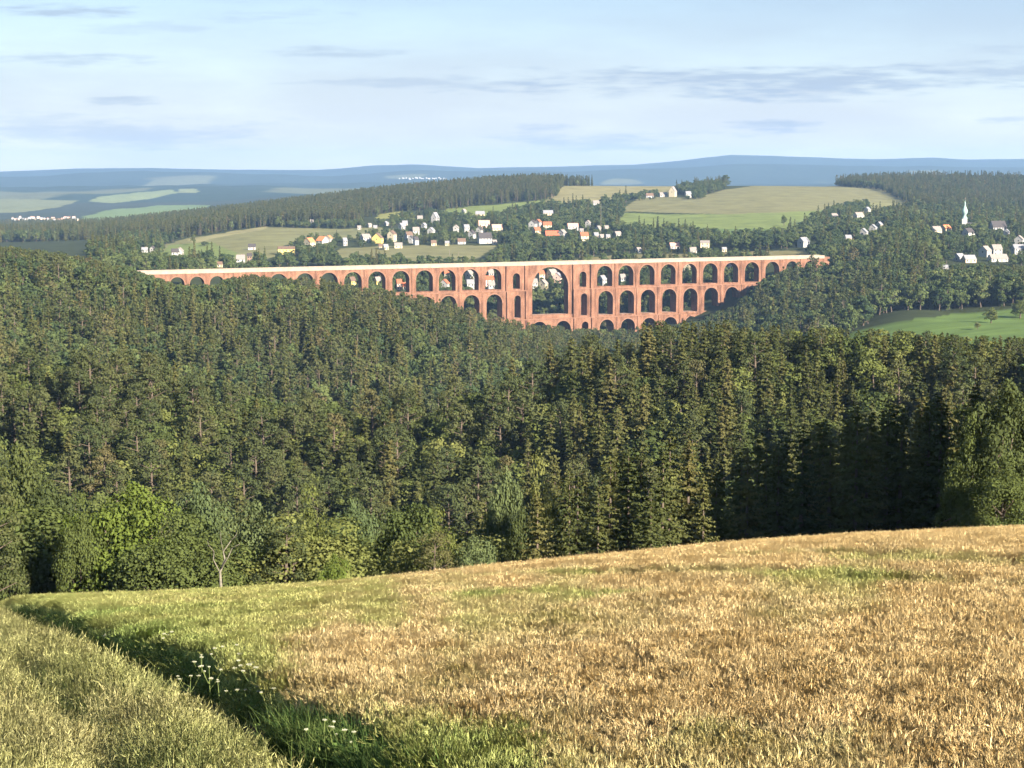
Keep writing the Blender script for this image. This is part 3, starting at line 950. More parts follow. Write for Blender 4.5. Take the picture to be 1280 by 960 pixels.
def mk(P, zone, mixfn, smin=.8, smax=1.25, far=False, rs=RS):
    X, Y = P[:, 0], P[:, 1]; Z = ground(X, Y); out = []
    px, py = proj(X, Y, Z)
    for i in range(len(P)):
        kd = mixfn(px[i], py[i], X[i], Y[i])
        if kd is None: continue
        s = rs.uniform(smin, smax)
        h = (FARH if far else BASEH)[kd] * s
        out.append(Tree(kd, X[i], Y[i], Z[i] - .3, h, s, rs.uniform(0, 6.28), rs.randint(0, 60), zone))
    return out


def pick(rs, **w):
    k = list(w); p = np.array([w[a] for a in k], float)
    return k[np.searchsorted(np.cumsum(p / p.sum()), rs.rand())]


r1 = np.random.RandomState(31)


def mixA(px, py, x, y):
    if any((x - a) ** 2 + (y - b) ** 2 < (0.42 * w + 1.2) ** 2 for a, b, w in hand): return None
    if px > 865 and QX * x + QY * y < 95: return None
    if px < 640: return pick(r1, leaf=.8, pine=.1, spruce=.1)
    return pick(r1, leaf=.14 * (px < 700), spruce=.86)


def mixB(px, py, x, y):
    t = fbm(x / 34 + 7, y / 34 + 2, 2)
    grn = ((px - 440) / 210) ** 2 + ((py - 575) / 120) ** 2
    if px > 690:
        return pick(r1, spruce=.58, leaf=.10 + .55 * (t > .56), pine=.20)
    if grn < 1 and t > .30: return pick(r1, leaf=.85, pine=.12, spruce=.1)
    if px > 520: return pick(r1, spruce=.36, pine=.36, leaf=.30 + .6 * (t > .50))
    return pick(r1, pine=.46, spruce=.22, leaf=.26 + .7 * (t > .53) + .6 * (py > 560))


PA = jgrid(-.42, .36, 104, 262, 5.6, r1); PB = jgrid(-.46, .46, 262, 432, 5.0, r1)
tA = capped(mk(PA, 'A', mixA, .8, 1.15, rs=r1), *capA, jit=6)
for t in tA: t.area += 0
tA = visible(tA, 22)
tB = visible(capped(mk(PB, 'B', mixB, .68, 1.22, rs=r1), *capB), 10)


def mixC(px, py, x, y):
    s, o = bridge_off(x, y)
    if -60 < s < BLEN + 30 and o > -9: return None
    if x / y > .012 and y < 1150 and px > 760: return None
    t = fbm(x / 70 + 3, y / 70 + 8, 2)
    lim = np.interp(px, capC[0], capC[1])
    top = np.interp(px, [0, 200, 450, 700], [1, .8, .6, .4]) * (py - lim < 40)
    return pick(r1, spruce=.36, pine=.16, leaf=.34 + .9 * top * (t > .40) + .9 * (t > .58))


PC = jgrid(-.46, .075, 560, 1380, 8.6, r1)
tC = visible(capped(mk(PC, 'C', mixC, .85, 1.35, True, rs=r1), *capC, jit=2), 7)

MEADOW = FIELDS[14][0]


def mixE(px, py, x, y):
    s, o = bridge_off(x, y)
    if -20 < s < BLEN + 4 and -9 < o < 16: return None
    if inpoly(np.array([px]), np.array([py]), [(a, b + 0) for a, b in MEADOW])[0] and y < 1180: return None
    if px > 1085 and y < 1150 and py > 384: return None
    if o > 16 and px < 1010: return None
    t = fbm(x / 60 + 13, y / 60 + 8, 2)
    return pick(r1, leaf=.78, spruce=.14 + .4 * (t > .6), pine=.08)


PE = np.concatenate([jgrid(.035, .46, 1140, 1440, 8.6, r1), jgrid(.15, .225, 860, 1150, 8.6, r1)])
tE = visible(capped(mk(PE, 'E', mixE, .95, 1.45, True, rs=r1), *capC, jit=2), 7)

WOODS = [  # polygon of the ground in photo pixels, depth range, spacing, mix, scale range, name
    ([(1012, 316), (1040, 304), (1060, 300), (1130, 300), (1185, 304), (1185, 345), (1015, 350)], (1440, 1950), 9.5, dict(leaf=.85, spruce=.15), (.8, 1.2), 'e'),
    ([(1185, 345), (1185, 300), (1320, 300), (1320, 345)], (1435, 1950), 15, dict(leaf=.85, spruce=.15), (.6, 1.05), 'e'),
    ([(990, 300), (1000, 288), (1040, 270), (1062, 262), (1128, 262), (1300, 262), (1330, 290), (1300, 302), (1060, 302)], (1650, 2900), 10.5, dict(leaf=.8, spruce=.2), (.75, 1.25), 'e'),
    ([(130, 302), (200, 300), (235, 297), (290, 288), (340, 283), (450, 282), (455, 272), (500, 264), (552, 263), (600, 257), (690, 250), (700, 240), (706, 224), (400, 224), (130, 268)], (2050, 3060), 9.0, dict(spruce=.5, pine=.42, leaf=.08), (.9, 1.15), 'hill'),
    ([(690, 233), (835, 231), (835, 222), (690, 222)], (2900, 3080), 8.5, dict(spruce=.5, pine=.4, leaf=.1), (.7, 1.0), 'hill'),
    ([(968, 231), (1040, 232), (1100, 237), (1125, 250), (1150, 263), (1420, 263), (1420, 214), (968, 214)], (2450, 3350), 9.5, dict(spruce=.35, pine=.2, leaf=.45), (.75, 1.15), 'hill'),
    ([(600, 333), (640, 312), (622, 288), (635, 268), (665, 259), (700, 254), (722, 249), (740, 243), (786, 246), (786, 262), (765, 282), (790, 290), (850, 291), (900, 293), (960, 294), (1010, 297), (1010, 314), (900, 314), (790, 322), (700, 328)], (1500, 2700), 12.0, dict(leaf=.86, spruce=.14), (.7, 1.15), 'village'),
    ([(436, 312), (450, 300), (470, 283), (500, 272), (560, 268), (628, 266), (645, 300), (600, 309), (520, 307)], (1600, 2700), 15.5, dict(leaf=.85, spruce=.15), (.6, 1.0), 'village'),
    ([(335, 335), (350, 320), (372, 316), (420, 311), (436, 322), (515, 323), (515, 336)], (1480, 1900), 12, dict(leaf=.9, spruce=.1), (.7, 1.0), 'village'),
    ([(335, 290), (340, 284), (455, 280), (455, 285)], (1900, 2600), 8, dict(leaf=.9, spruce=.1), (.5, .8), 'village'),
    ([(350, 304), (380, 300), (440, 300), (440, 308), (360, 312)], (1500, 2300), 16, dict(leaf=.9, spruce=.1), (.5, .8), 'village'),
    ([(100, 345), (120, 308), (190, 298), (218, 302), (205, 318), (236, 328), (335, 332), (335, 345)], (1260, 2300), 11, dict(leaf=.75, spruce=.25), (.7, 1.2), 'village'),
    ([(236, 307), (240, 303), (268, 303), (268, 308)], (1500, 2300), 9, dict(leaf=1), (.4, .6), 'village'),
    ([(-140, 306), (-140, 283), (60, 281), (120, 286), (150, 292), (140, 306)], (2300, 3900), 13, dict(leaf=.5, spruce=.5), (.9, 1.2), 'far'),
    ([(785, 251), (800, 246), (822, 244), (822, 250)], (2000, 2900), 9, dict(leaf=1), (.6, .9), 'hill'),
    ([(842, 242), (850, 236), (872, 234), (905, 232), (905, 238), (870, 246)], (2000, 3100), 9, dict(leaf=.8, spruce=.2), (.7, 1.0), 'hill'),
    ([(855, 250), (858, 246), (882, 244), (882, 249)], (2000, 3000), 9, dict(leaf=1), (.5, .8), 'hill'),
    ([(1018, 276), (1040, 268), (1056, 262), (1086, 258), (1086, 266), (1050, 276)], (1900, 2900), 10, dict(leaf=1), (.7, 1.0), 'hill'),
    ([(430, 400), (430, 335), (960, 325), (960, 420), (640, 440)], (1450, 1640), 10.5, dict(leaf=.85, spruce=.15), (.75, 1.2), 'valley'),
]
tW = []
for poly, (y0, y1), sp, mix, (s0, s1), nm in WOODS:
    pu = [(p[0] - 640) / F for p in poly]
    P = jgrid(min(pu) - .003, max(pu) + .003, y0, y1, sp, r1)
    Z = ground(P[:, 0], P[:, 1]); px, py = proj(P[:, 0], P[:, 1], Z)
    P = P[inpoly(px, py, poly)]
    if not len(P): continue
    s, o = bridge_off(P[:, 0], P[:, 1])
    P = P[~((s > -70) & (s < BLEN + 60) & (o < 22)) & ~((o < 60) & (r1.rand(len(P)) < .3))]
    # stay off the open fields
    Z = ground(P[:, 0], P[:, 1]); px, py = proj(P[:, 0], P[:, 1], Z); ok = np.ones(len(P), bool)
    if nm in ('village', 'e'):
        for fp, (a, b), _ in FIELDS[:14]:
            ok &= ~(inpoly(px, py, fp) & (P[:, 1] > a) & (P[:, 1] < b))
    P = P[ok]
    tW += mk(P, nm, lambda *a: pick(r1, **mix), s0, s1, True, rs=r1)
# ------------------------------------------------------------------ viaduct
def brick_mat():
    m, n, l = new_mat('red_brick')
    b = out_bsdf(n, l, 0.9, 0.1)
    tc = n.new('ShaderNodeTexCoord')
    f = noise(n, l, 0.09, 5, tc.outputs['Object'], 0.65)
    mp = n.new('ShaderNodeMapping'); mp.inputs['Scale'].default_value = (0.35, 0.35, 0.05); l.new(tc.outputs['Object'], mp.inputs[0])
    g = noise(n, l, 1.0, 4, mp.outputs[0], 0.6)
    bt = n.new('ShaderNodeTexBrick'); bt.inputs['Scale'].default_value = 1.0; bt.inputs['Brick Width'].default_value = .5; bt.inputs['Row Height'].default_value = .18
    bt.inputs['Mortar Size'].default_value = .012
    bt.inputs['Color1'].default_value = (.150, .070, .040, 1); bt.inputs['Color2'].default_value = (.182, .087, .051, 1); bt.inputs['Mortar'].default_value = (.27, .18, .13, 1)
    mp2 = n.new('ShaderNodeMapping'); mp2.inputs['Rotation'].default_value = (R(90), 0, 0); l.new(tc.outputs['Object'], mp2.inputs[0]); l.new(mp2.outputs[0], bt.inputs['Vector'])
    c = mixc(n, l, 1.0, bt.outputs['Color'], ramp(n, l, f, [(.3, (.66, .64, .64)), (.7, (1.3, 1.28, 1.26))]), 'MULTIPLY')
    c = mixc(n, l, 1.0, c, ramp(n, l, g, [(.34, (.55, .53, .52)), (.58, (1.08,) * 3)]), 'MULTIPLY')
    l.new(c, b.inputs['Base Color'])
    return m


M_BRICK = brick_mat()
M_STONE = plain_mat('pale_stone', (.27, .222, .17), .85, .25, .2)
M_TRIM = plain_mat('brick_trim', (.185, .098, .062), .88, .3, .2)
M_BED = plain_mat('ballast', (.24, .2, .17), .95, 2, .3)


def bay(mb, x0, x1, z0, z1, y0, y1, op=None):
    """a wall piece with one arched opening op = (centre, half width, crown, sill)"""
    if op is None:
        mb.box(x0, x1, y0, y1, z0, z1); return
    c, hw, crown, sill = op
    a, b = c - hw, c + hw; n = 18
    xs = [c - hw * math.cos(math.pi * k / n) for k in range(n + 1)]
    spring = crown - hw
    if spring < sill + .3: spring = sill + .3
    zs = [spring + (crown - spring) * math.sin(math.pi * k / n) for k in range(n + 1)]
    for y, fl in ((y0, False), (y1, True)):
        def q(p): mb.add([(u, y, w) for u, w in p], [(3, 2, 1, 0) if fl else (0, 1, 2, 3)])
        q([(x0, z0), (a, z0), (a, z1), (x0, z1)]); q([(b, z0), (x1, z0), (x1, z1), (b, z1)])
        if sill > z0 + .01: q([(a, z0), (b, z0), (b, sill), (a, sill)])
        for k in range(n): q([(xs[k], zs[k]), (xs[k + 1], zs[k + 1]), (xs[k + 1], z1), (xs[k], z1)])
    prof = [(a, sill)] + list(zip(xs, zs)) + [(b, sill)]
    for k in range(len(prof) - 1):
        (u0, w0), (u1, w1) = prof[k], prof[k + 1]
        mb.add([(u0, y0, w0), (u0, y1, w0), (u1, y1, w1), (u1, y0, w1)], [(0, 1, 2, 3)])
    mb.add([(a, y0, sill), (b, y0, sill), (b, y1, sill), (a, y1, sill)], [(0, 1, 2, 3)])


def ring(c, hw, crown, sill, y, wd=.95, pr=.14):
    mb = MB(); n = 18; spring = max(crown - hw, sill + .3)
    I = [(c - hw * math.cos(math.pi * k / n), spring + (crown - spring) * math.sin(math.pi * k / n)) for k in range(n + 1)]
    O = [(c - (hw + wd) * math.cos(math.pi * k / n), spring + (crown - spring + wd) * math.sin(math.pi * k / n)) for k in range(n + 1)]
    for k in range(n):
        p = [I[k], I[k + 1], O[k + 1], O[k]]
        f = [(u, y - pr, w) for u, w in p]; bk = [(u, y + .2, w) for u, w in p]
        mb.add(f + bk, [(0, 1, 2, 3), (3, 2, 6, 7), (1, 0, 4, 5)])
    return mb


VIA = empty('viaduct', (BA[0], BA[1], DECK), math.atan2(BD[1], BD[0]))
tag(VIA, 'long red brick railway viaduct with tiers of arches across the wooded valley', 'viaduct')
S0, S1 = bs(150), bs(1030)
T1B, T2B, T3B, T4B = -22.8, -46.6, -70.0, -84.0
small = [(-1, 0)]
ups = [197, 221, 246, 271]; left = [316.5, 348, 381, 411, 441, 471, 501, 530.5, 559, 588, 616.5]
right = [756, 782.5, 809, 835.5, 862, 888, 914, 940, 965.5, 990, 1013]
towers = [645.6, 728.8]
bays = []   # (s centre, half width, crown, kind)
for p in ups: bays.append([bs(p), 5.6, -4.6, 's'])
for p in left: bays.append([bs(p), 7.2, -4.0, 'n'])
bays.append([bs(towers[0]), 3.1, -8.3, 't'])
bays.append([bs(688), 16.4, -3.9, 'big'])
bays.append([bs(towers[1]), 3.1, -8.3, 't'])
for p in right: bays.append([bs(p), 7.1 if p < 980 else 6.2, -4.0, 'n'])
bounds = [S0] + [(bays[i][0] + bays[i][1] + bays[i + 1][0] - bays[i + 1][1]) / 2 for i in range(len(bays) - 1)] + [S1]
ground_at = lambda s, o=4.5: gz(BA[0] + BD[0] * s + BN[0] * o, BA[1] + BD[1] * s + BN[1] * o) - DECK

up_mb, mid_mb, low_mb, big_mb = MB(), MB(), MB(), MB()
rings, pil = [], []
D1, D2, D3 = (0.0, 8.5), (-1.2, 9.7), (-2.6, 11.1)
for i, (c, hw, crown, kd) in enumerate(bays):
    x0, x1 = bounds[i], bounds[i + 1]
    g = min(ground_at(x0), ground_at(x1)) - 3
    if kd == 'big':
        bay(big_mb, x0, x1, T2B + 3.2, -2.2, D1[0], D1[1], (c, hw, crown, T2B + 3.4))
        rings.append(ring(c, hw, crown, T2B + 3.4, D1[0], 1.2))
        mid_mb.box(x0, x1, D2[0], D2[1], T2B, T2B + 3.2)
    else:
        sill = -21.2
        bay(up_mb, x0, x1, T1B, -2.2, D1[0], D1[1], (c, hw, crown, sill) if g < -14 or True else None)
        rings.append(ring(c, hw, crown, sill, D1[0], .85 if kd != 't' else .5))
        if g < T1B:
            sh = 0.0 if kd != 't' else 0
            cr = -25.0 if kd != 't' else -26.4
            bay(mid_mb, x0, x1, max(T2B, g), T1B, D2[0], D2[1], (c + .5, hw - .3, cr, max(-45.0, g + .2)))
            rings.append(ring(c + .5, hw - .3, cr, max(-45.0, g + .2), D2[0], .8 if kd != 't' else .45))
    if g < T2B:
        if kd == 'big':
            k = 2
            for j in range(k):
                a0 = x0 + (x1 - x0) * j / k; a1 = x0 + (x1 - x0) * (j + 1) / k
                bay(low_mb, a0, a1, max(T3B, g), T2B, D3[0], D3[1], ((a0 + a1) / 2, 6.9, -48.6, max(-68, g + .2)))
                rings.append(ring((a0 + a1) / 2, 6.9, -48.6, max(-68, g + .2), D3[0], .8))
        else:
            w3 = hw - .5 if kd != 't' else 3.0
            bay(low_mb, x0, x1, max(T3B, g), T2B, D3[0], D3[1], (c + 1, w3, -48.9 if kd != 't' else -50, max(-68, g + .2)))
            rings.append(ring(c + 1, w3, -48.9 if kd != 't' else -50, max(-68, g + .2), D3[0], .8 if kd != 't' else .45))
    if i and g < -15:
        wide = kd in ('t', 'big') or bays[i - 1][3] in ('t', 'big')
        pil.append((x0, 1.35 if wide else .75, wide, g))
up_mb.build('upper_arcade', M_BRICK, VIA); mid_mb.build('middle_arcade', M_BRICK, VIA)
low_mb.build('lower_arcade', M_BRICK, VIA); big_mb.build('central_arch', M_BRICK, VIA)
for r in rings: r.build('arch_ring', M_TRIM, VIA)
for s, w, wide, g in pil:
    mb = MB()
    if wide:
        mb.box(s - w, s + w, -1.3, D1[0] - .002, T1B, -2.2)
        mb.box(s - w, s + w, -2.5, D2[0] - .002, T2B, T1B - .3)
        if g < T2B: mb.box(s - w, s + w, -3.8, D3[0] - .002, max(g, T3B), T2B - .3)
    else:
        mb.box(s - w, s + w, -.45, D1[0] - .002, T1B, -2.2)
        if g < T1B: mb.box(s + .3 - w, s + .3 + w, D2[0] - .5, D2[0] - .002, max(g, T2B), T1B - .3)
        if g < T2B: mb.box(s + .6 - w, s + .6 + w, D3[0] - .5, D3[0] - .002, max(g, T3B), T2B - .3)
    mb.build('pilaster', M_BRICK, VIA)
mb = MB(); mb.box(S0, S1, -.55, 9.05, -2.2, -.9); mb.build('cornice', M_STONE, VIA)
for y0, y1 in ((-.45, .15), (8.3, 8.9)):
    mb = MB(); mb.box(S0, S1, y0, y1, -.9, .35); mb.box(S0, S1, y0 - .12, y1 + .12, .35, .62); mb.build('parapet', M_STONE, VIA)
mb = MB(); mb.box(S0, S1, .15, 8.3, -1.2, -.55); mb.build('track_bed', M_BED, VIA)
for z, d in ((T1B, D2), (T2B, D3)):
    mb = MB(); a = [b for i, b in enumerate(bounds) if ground_at(b) < z - 1]
    bi = [b[3] for b in bays].index('big'); cuts = [(min(a), max(a))]
    if z == T1B: cuts = [(min(a), bounds[bi] + .9), (bounds[bi + 1] - .9, max(a))]
    for c0, c1 in cuts:
        mb = MB(); mb.box(c0, c1, d[0] - .35, d[1] + .35, z - .3, z + .35); mb.build('string_course', M_TRIM, VIA)
# solid abutments where the line runs into the hillsides
for s0, s1 in ((S0 - 40, S0), (S1, S1 + 6)):
    mb = MB(); mb.box(s0, s1, .2, 8.3, -14, -.9); mb.build('abutment', M_BRICK, VIA)

# ------------------------------------------------------------------ houses
WALLS = {'white': (.34, .33, .305), 'cream': (.44, .38, .26), 'yellow': (.70, .52, .16), 'pink': (.62, .42, .34), 'grey': (.38, .37, .36), 'brown': (.20, .13, .09), 'tan': (.5, .4, .28)}
ROOFS = {'red': (.33, .10, .05), 'orange': (.45, .17, .07), 'dark': (.055, .048, .047), 'grey': (.20, .20, .21), 'brown': (.13, .085, .06), 'light': (.22, .19, .17), 'pinkroof': (.48, .27, .21)}
MW = {k: plain_mat('plaster_' + k, v, .85, .6, .06) for k, v in WALLS.items()}
MR = {k: plain_mat('roof_' + k, v, .8, 1.2, .2) for k, v in ROOFS.items()}
M_GLASS = plain_mat('window_glass', (.03, .035, .04), .15, 1, .2, .5)
M_WOOD = plain_mat('door_wood', (.12, .07, .04), .6, 2, .2)
HOUSES_DONE = []


def house(px, row, wpx, wall, roof, rot, label, storeys=2, depth=None, ymin=1490, cat='house', name='house', rh=None):
    x, y, z = hit(px, row, ymin)
    L = max(4.5, .8 * wpx * y / F); a = R(rot)
    W = depth or min(L, 9.5); H = 2.9 * storeys + .4; rh = rh or W * .42
    t = empty(name, (x, y, z - .3), a); tag(t, label, cat)
    l, w = L / 2, W / 2
    mb = MB()   # walls with both gables in one closed shell
    v = [(-l, -w, -1.5), (l, -w, -1.5), (l, w, -1.5), (-l, w, -1.5), (-l, -w, H), (l, -w, H), (l, w, H), (-l, w, H), (-l, 0, H + rh), (l, 0, H + rh)]
    mb.add(v, [(0, 1, 5, 4), (2, 3, 7, 6), (1, 2, 6, 9, 5), (3, 0, 4, 8, 7), (4, 5, 9, 8), (6, 7, 8, 9)])
    mb.build('wall', MW[wall], t)
    mb = MB(); o = .45; th = .22; e = rh / w
    for s in (-1, 1):
        p = [(-l - .3, s * (w + o), H - o * e + .03), (l + .3, s * (w + o), H - o * e + .03), (l + .3, 0, H + rh + .03), (-l - .3, 0, H + rh + .03)]
        q = [(a_, b_, c_ + th) for a_, b_, c_ in p]
        mb.add(p + q, [(0, 3, 2, 1), (4, 5, 6, 7), (0, 1, 5, 4), (2, 3, 7, 6), (3, 0, 4, 7), (1, 2, 6, 5)])
    ro = mb.build('roof', MR[roof], t)
    if storeys > 1:
        mb = MB(); mb.box(l * .35, l * .35 + .7, -.35 + w * .25, .35 + w * .25, H + rh * .5, H + rh + 1.0); mb.build('chimney', MR['brown'], ro)
    nw = max(2, int(L / 3.2))
    for st in range(storeys):
        for k in range(nw):
            xx = -l + L * (k + .5) / nw
            if st == 0 and k == nw // 2:
                mb = MB(); mb.box(xx - .5, xx + .5, -w - .03, -w + .2, .35, 2.5); mb.build('door', M_WOOD, t)
            else:
                mb = MB(); mb.box(xx - .55, xx + .55, -w - .03, -w + .2, 1.2 + 2.9 * st, 2.55 + 2.9 * st); mb.build('window', M_GLASS, t)
    for sx in (-1, 1):
        mb = MB(); xs = sorted((sx * (l + .03), sx * (l - .2))); mb.box(xs[0], xs[1], -.6, .6, 1.2 + 2.9 * (storeys - 1), 2.5 + 2.9 * (storeys - 1)); mb.build('window', M_GLASS, t)
    HOUSES_DONE.append((px, row, wpx + 1.5, y, (H + rh * .5) * F / y))
    return t


H = house
# by the near end of the viaduct
H(181, 319, 9, 'white', 'grey', 12, 'small white house among dark trees above the near end of the viaduct')
H(191, 317, 4, 'white', 'dark', 70, 'narrow white gable beside the small white house by the viaduct end', 2, 5)
H(219, 322, 11, 'white', 'dark', 15, 'white house with dark doorway on the lower green field', 2, 8)
H(225, 320, 5, 'white', 'light', 80, 'white end gable touching the house on the lower green field', 2, 7)
H(275, 334, 8, 'cream', 'brown', 5, 'low cream shed just over the viaduct parapet', 1, 5)
H(301, 331, 13, 'white', 'light', 8, 'white house beside the brown tower-like barn near the viaduct', 2, 9)
H(312, 331, 5, 'brown', 'dark', 10, 'tall narrow brown barn beside a white house near the viaduct', 3, 6)
H(315, 312, 11, 'grey', 'dark', 5, 'dark low-roofed barn on the slope over the brown tower', 1, 8)
# around the yellow barn
H(358, 318, 26, 'yellow', 'brown', 10, 'long bright yellow hall, the largest yellow building', 2, 11, rh=2.5)
H(387, 309, 11, 'cream', 'orange', 50, 'cream house with broad gable next to the long yellow hall', 2, 11)
H(403, 307, 13, 'white', 'orange', -35, 'white house with bright orange roof near the long yellow hall', 2, 11)
H(411, 304, 6, 'white', 'orange', 60, 'small white gable behind the bright orange roof', 2, 7)
H(431, 307, 6, 'white', 'grey', 20, 'small white house alone between hedges near the orange roof', 2, 7)
H(457, 303, 13, 'white', 'light', 30, 'white house with pale roof left of the two yellow gables', 2, 9)
H(472, 304, 6.5, 'yellow', 'brown', 62, 'yellow gable under a big dark brown roof', 2, 13)
H(490, 302, 8.5, 'cream', 'brown', 60, 'tall cream gable beside the brown-roofed yellow house', 3, 9)
H(476, 311, 5, 'cream', 'brown', 10, 'low cream hut in front of the yellow gable', 1, 5)
H(482, 312, 7, 'cream', 'grey', 20, 'pale cream cottage at the edge of the tan field', 1, 7)
H(498, 310, 12, 'cream', 'light', 5, 'long low cream building on the tan field edge', 1, 7)
H(449, 287, 4, 'white', 'light', 10, 'tiny white shed on the upper edge of the olive field', 1, 5)
H(462, 284, 4, 'white', 'light', 30, 'tiny white cabin higher than the shed on the olive field', 1, 5)
H(469, 287, 5, 'white', 'grey', 10, 'small white cabin under the dark hedge', 1, 6)
H(483, 282, 4, 'white', 'grey', 40, 'tiny white house at the lower edge of the dark hill wood', 1, 6)
H(390, 279, 4, 'grey', 'light', 0, 'pale hut in the hedge under the dark hill wood', 1, 5)
# village middle
H(502, 288, 7, 'white', 'grey', 40, 'white house with grey roof above the cream gable', 2, 8)
H(506, 282, 8, 'grey', 'grey', 10, 'grey roofed house under the dark hill wood', 1, 8)
H(520, 294, 10, 'white', 'light', 8, 'bright white low house in the middle of the village', 2, 9)
H(511, 300, 10, 'grey', 'brown', 25, 'brown-roofed house below the bright white low house', 2, 9)
H(525, 275, 8, 'grey', 'light', 5, 'grey flat-roofed shed under the dark hill wood', 1, 7)
H(530, 287, 5, 'white', 'grey', 50, 'narrow white house left of the white gable', 2, 6)
H(539, 294, 7, 'white', 'grey', 60, 'white gabled house in the middle of the dark village trees', 2, 8)
H(544, 280, 9, 'white', 'grey', 58, 'steep white gable standing tall over the village trees', 3, 8, rh=6.5)
H(542, 307, 8, 'cream', 'brown', 10, 'cream cottage above the tan field', 1, 7)
H(514, 304, 4, 'white', 'dark', 60, 'narrow white house end under a black roof', 2, 6)
H(520, 306, 6, 'grey', 'dark', 20, 'dark house with black roof next to a white end', 2, 8)
H(570, 293, 5, 'white', 'light', 70, 'tall narrow white house among village trees', 3, 6)
H(559, 307, 5, 'cream', 'grey', 0, 'small pale hut above the tan field', 1, 5)
H(577, 305, 12, 'grey', 'brown', 5, 'grey-brown long shed above the tan field', 1, 8)
H(583, 290, 8, 'white', 'grey', 15, 'white house with grey roof left of the long pink house', 2, 8)
H(580, 266, 4, 'white', 'light', 40, 'tiny white house by the upper green field', 1, 6)
H(600, 270, 14, 'tan', 'grey', 3, 'long pale barn by the upper green field', 1, 9)
H(590, 298, 7, 'white', 'dark', 55, 'white gable at the foot of the long pink house', 2, 8)
H(599, 293, 6, 'white', 'dark', 60, 'white gable with black roof below the pink house', 2, 8)
H(606, 304, 20, 'grey', 'dark', 12, 'large house with broad black roof below the long pink house', 2, 12, rh=6)
H(605, 285, 17, 'pink', 'pinkroof', 5, 'long pink house with pink tiled roof', 2, 9)
H(621, 291, 16, 'cream', 'pinkroof', 14, 'cream house with pink tiled roof joined to the long pink one', 2, 10)
H(618, 306, 6, 'white', 'light', 15, 'small white garage below the broad black roof', 1, 6)
# right of the tree belt
H(666, 288, 8, 'white', 'dark', 62, 'white rounded-looking gable left of the red roofs', 3, 9)
H(673, 283, 5, 'white', 'red', 50, 'small white dormered house behind the red roofs', 2, 7)
H(684, 287, 13, 'cream', 'red', 4, 'cream two-storey house standing behind the long red roof', 2, 9)
H(671, 294, 9, 'tan', 'red', 20, 'tan house at the end of the long red roof', 2, 9)
H(690, 297, 21, 'brown', 'red', 6, 'long low building under a bright red roof', 1, 11, rh=5)
H(703, 297, 8, 'white', 'light', 50, 'pale gable at the end of the long red roof', 2, 8)
H(716, 289, 16, 'white', 'pinkroof', 5, 'white house with wide pale red roof among dark trees', 2, 9)
H(735, 284, 5, 'white', 'light', 60, 'round-topped white shed right of the pale red roof', 2, 6)
H(730, 301, 12, 'tan', 'red', 10, 'tan house with red roof below the white shed', 2, 9)
H(727, 291, 5, 'white', 'light', 0, 'small white annex between two red-roofed houses', 1, 5)
H(745, 297, 7, 'white', 'grey', 15, 'white bungalow, first of the row in dark trees', 1, 7)
H(752, 299, 6, 'white', 'light', 20, 'bright white hut in the row of bungalows', 1, 6)
H(760, 299, 5, 'white', 'grey', 5, 'small white hut at the end of the row of bungalows', 1, 6)
H(748, 288, 5, 'white', 'light', 40, 'small white house above the row of bungalows', 1, 6)
H(758, 288, 6, 'white', 'light', 10, 'white house above the end of the bungalow row', 1, 7)
H(772, 296, 9, 'white', 'light', 20, 'white bungalow with light roof at the meadow corner', 1, 8)
H(685, 269, 15, 'tan', 'grey', 4, 'long low pale roof in the tree belt above the village', 1, 9)
H(745, 256, 9, 'grey', 'light', 6, 'pale roof half hidden high in the tree belt', 1, 8)
# by the far half of the viaduct
H(798, 316, 7, 'white', 'light', 30, 'small white hut just above the viaduct, nearest the wide meadow', 1, 6)
H(843, 311, 15, 'white', 'pinkroof', 8, 'white bungalow with pink roof by the dark hedge', 1, 8)
H(866, 317, 10, 'white', 'light', 6, 'low white house beside the square villa', 1, 8)
H(881, 314, 14, 'cream', 'light', -6, 'square cream villa with windows above the viaduct', 3, 10, rh=2)
H(905, 315, 4, 'cream', 'grey', 10, 'tiny cream shed right of the square villa', 1, 4)
H(1004, 309, 13, 'white', 'grey', 35, 'white house among trees at the far end of the viaduct', 2, 9)
# ridge farm
H(841, 246, 8, 'cream', 'light', 60, 'steep cream gable of the hilltop farm', 3, 10, rh=7)
H(829, 246, 11, 'white', 'light', 5, 'long low white barn of the hilltop farm', 1, 9)
H(812, 247, 11, 'grey', 'brown', 4, 'grey barn between the hilltop bushes', 1, 9)
H(860, 247, 8, 'white', 'grey', 10, 'white farmhouse beyond the steep hilltop gable', 2, 9)
# right-hand village
H(1073, 275, 13, 'white', 'light', 25, 'bright white long house under the single round copse', 2, 9)
H(1084, 267, 6, 'white', 'grey', 40, 'small white house behind the round copse', 2, 7)
H(1043, 273, 9, 'white', 'light', 5, 'low pale roof at the edge of the wide field', 1, 8)
H(1079, 297, 8, 'white', 'grey', 55, 'white gable in trees below the bright long house', 2, 9)
H(1091, 291, 7, 'white', 'grey', 55, 'second white gable in trees, with a dark gap beside it', 2, 8)
H(1099, 287, 5, 'cream', 'grey', 40, 'small cream gable right of the two white ones', 2, 7)
H(1060, 301, 9, 'tan', 'grey', 5, 'low tan shed in trees below the gables', 1, 7)
H(1170, 294, 13, 'cream', 'light', 14, 'cream house with light roof left of the church', 2, 9)
H(1182, 292, 12, 'cream', 'orange', 30, 'cream house with orange roof next to the church', 2, 9)
H(1210, 297, 13, 'white', 'dark', 30, 'white gabled house at the foot of the church', 2, 10)
H(1247, 290, 22, 'grey', 'dark', 8, 'large barn with broad black roof right of the church', 2, 13, rh=7)
H(1258, 296, 5, 'white', 'grey', 60, 'narrow white house at the end of the black barn roof', 2, 6)
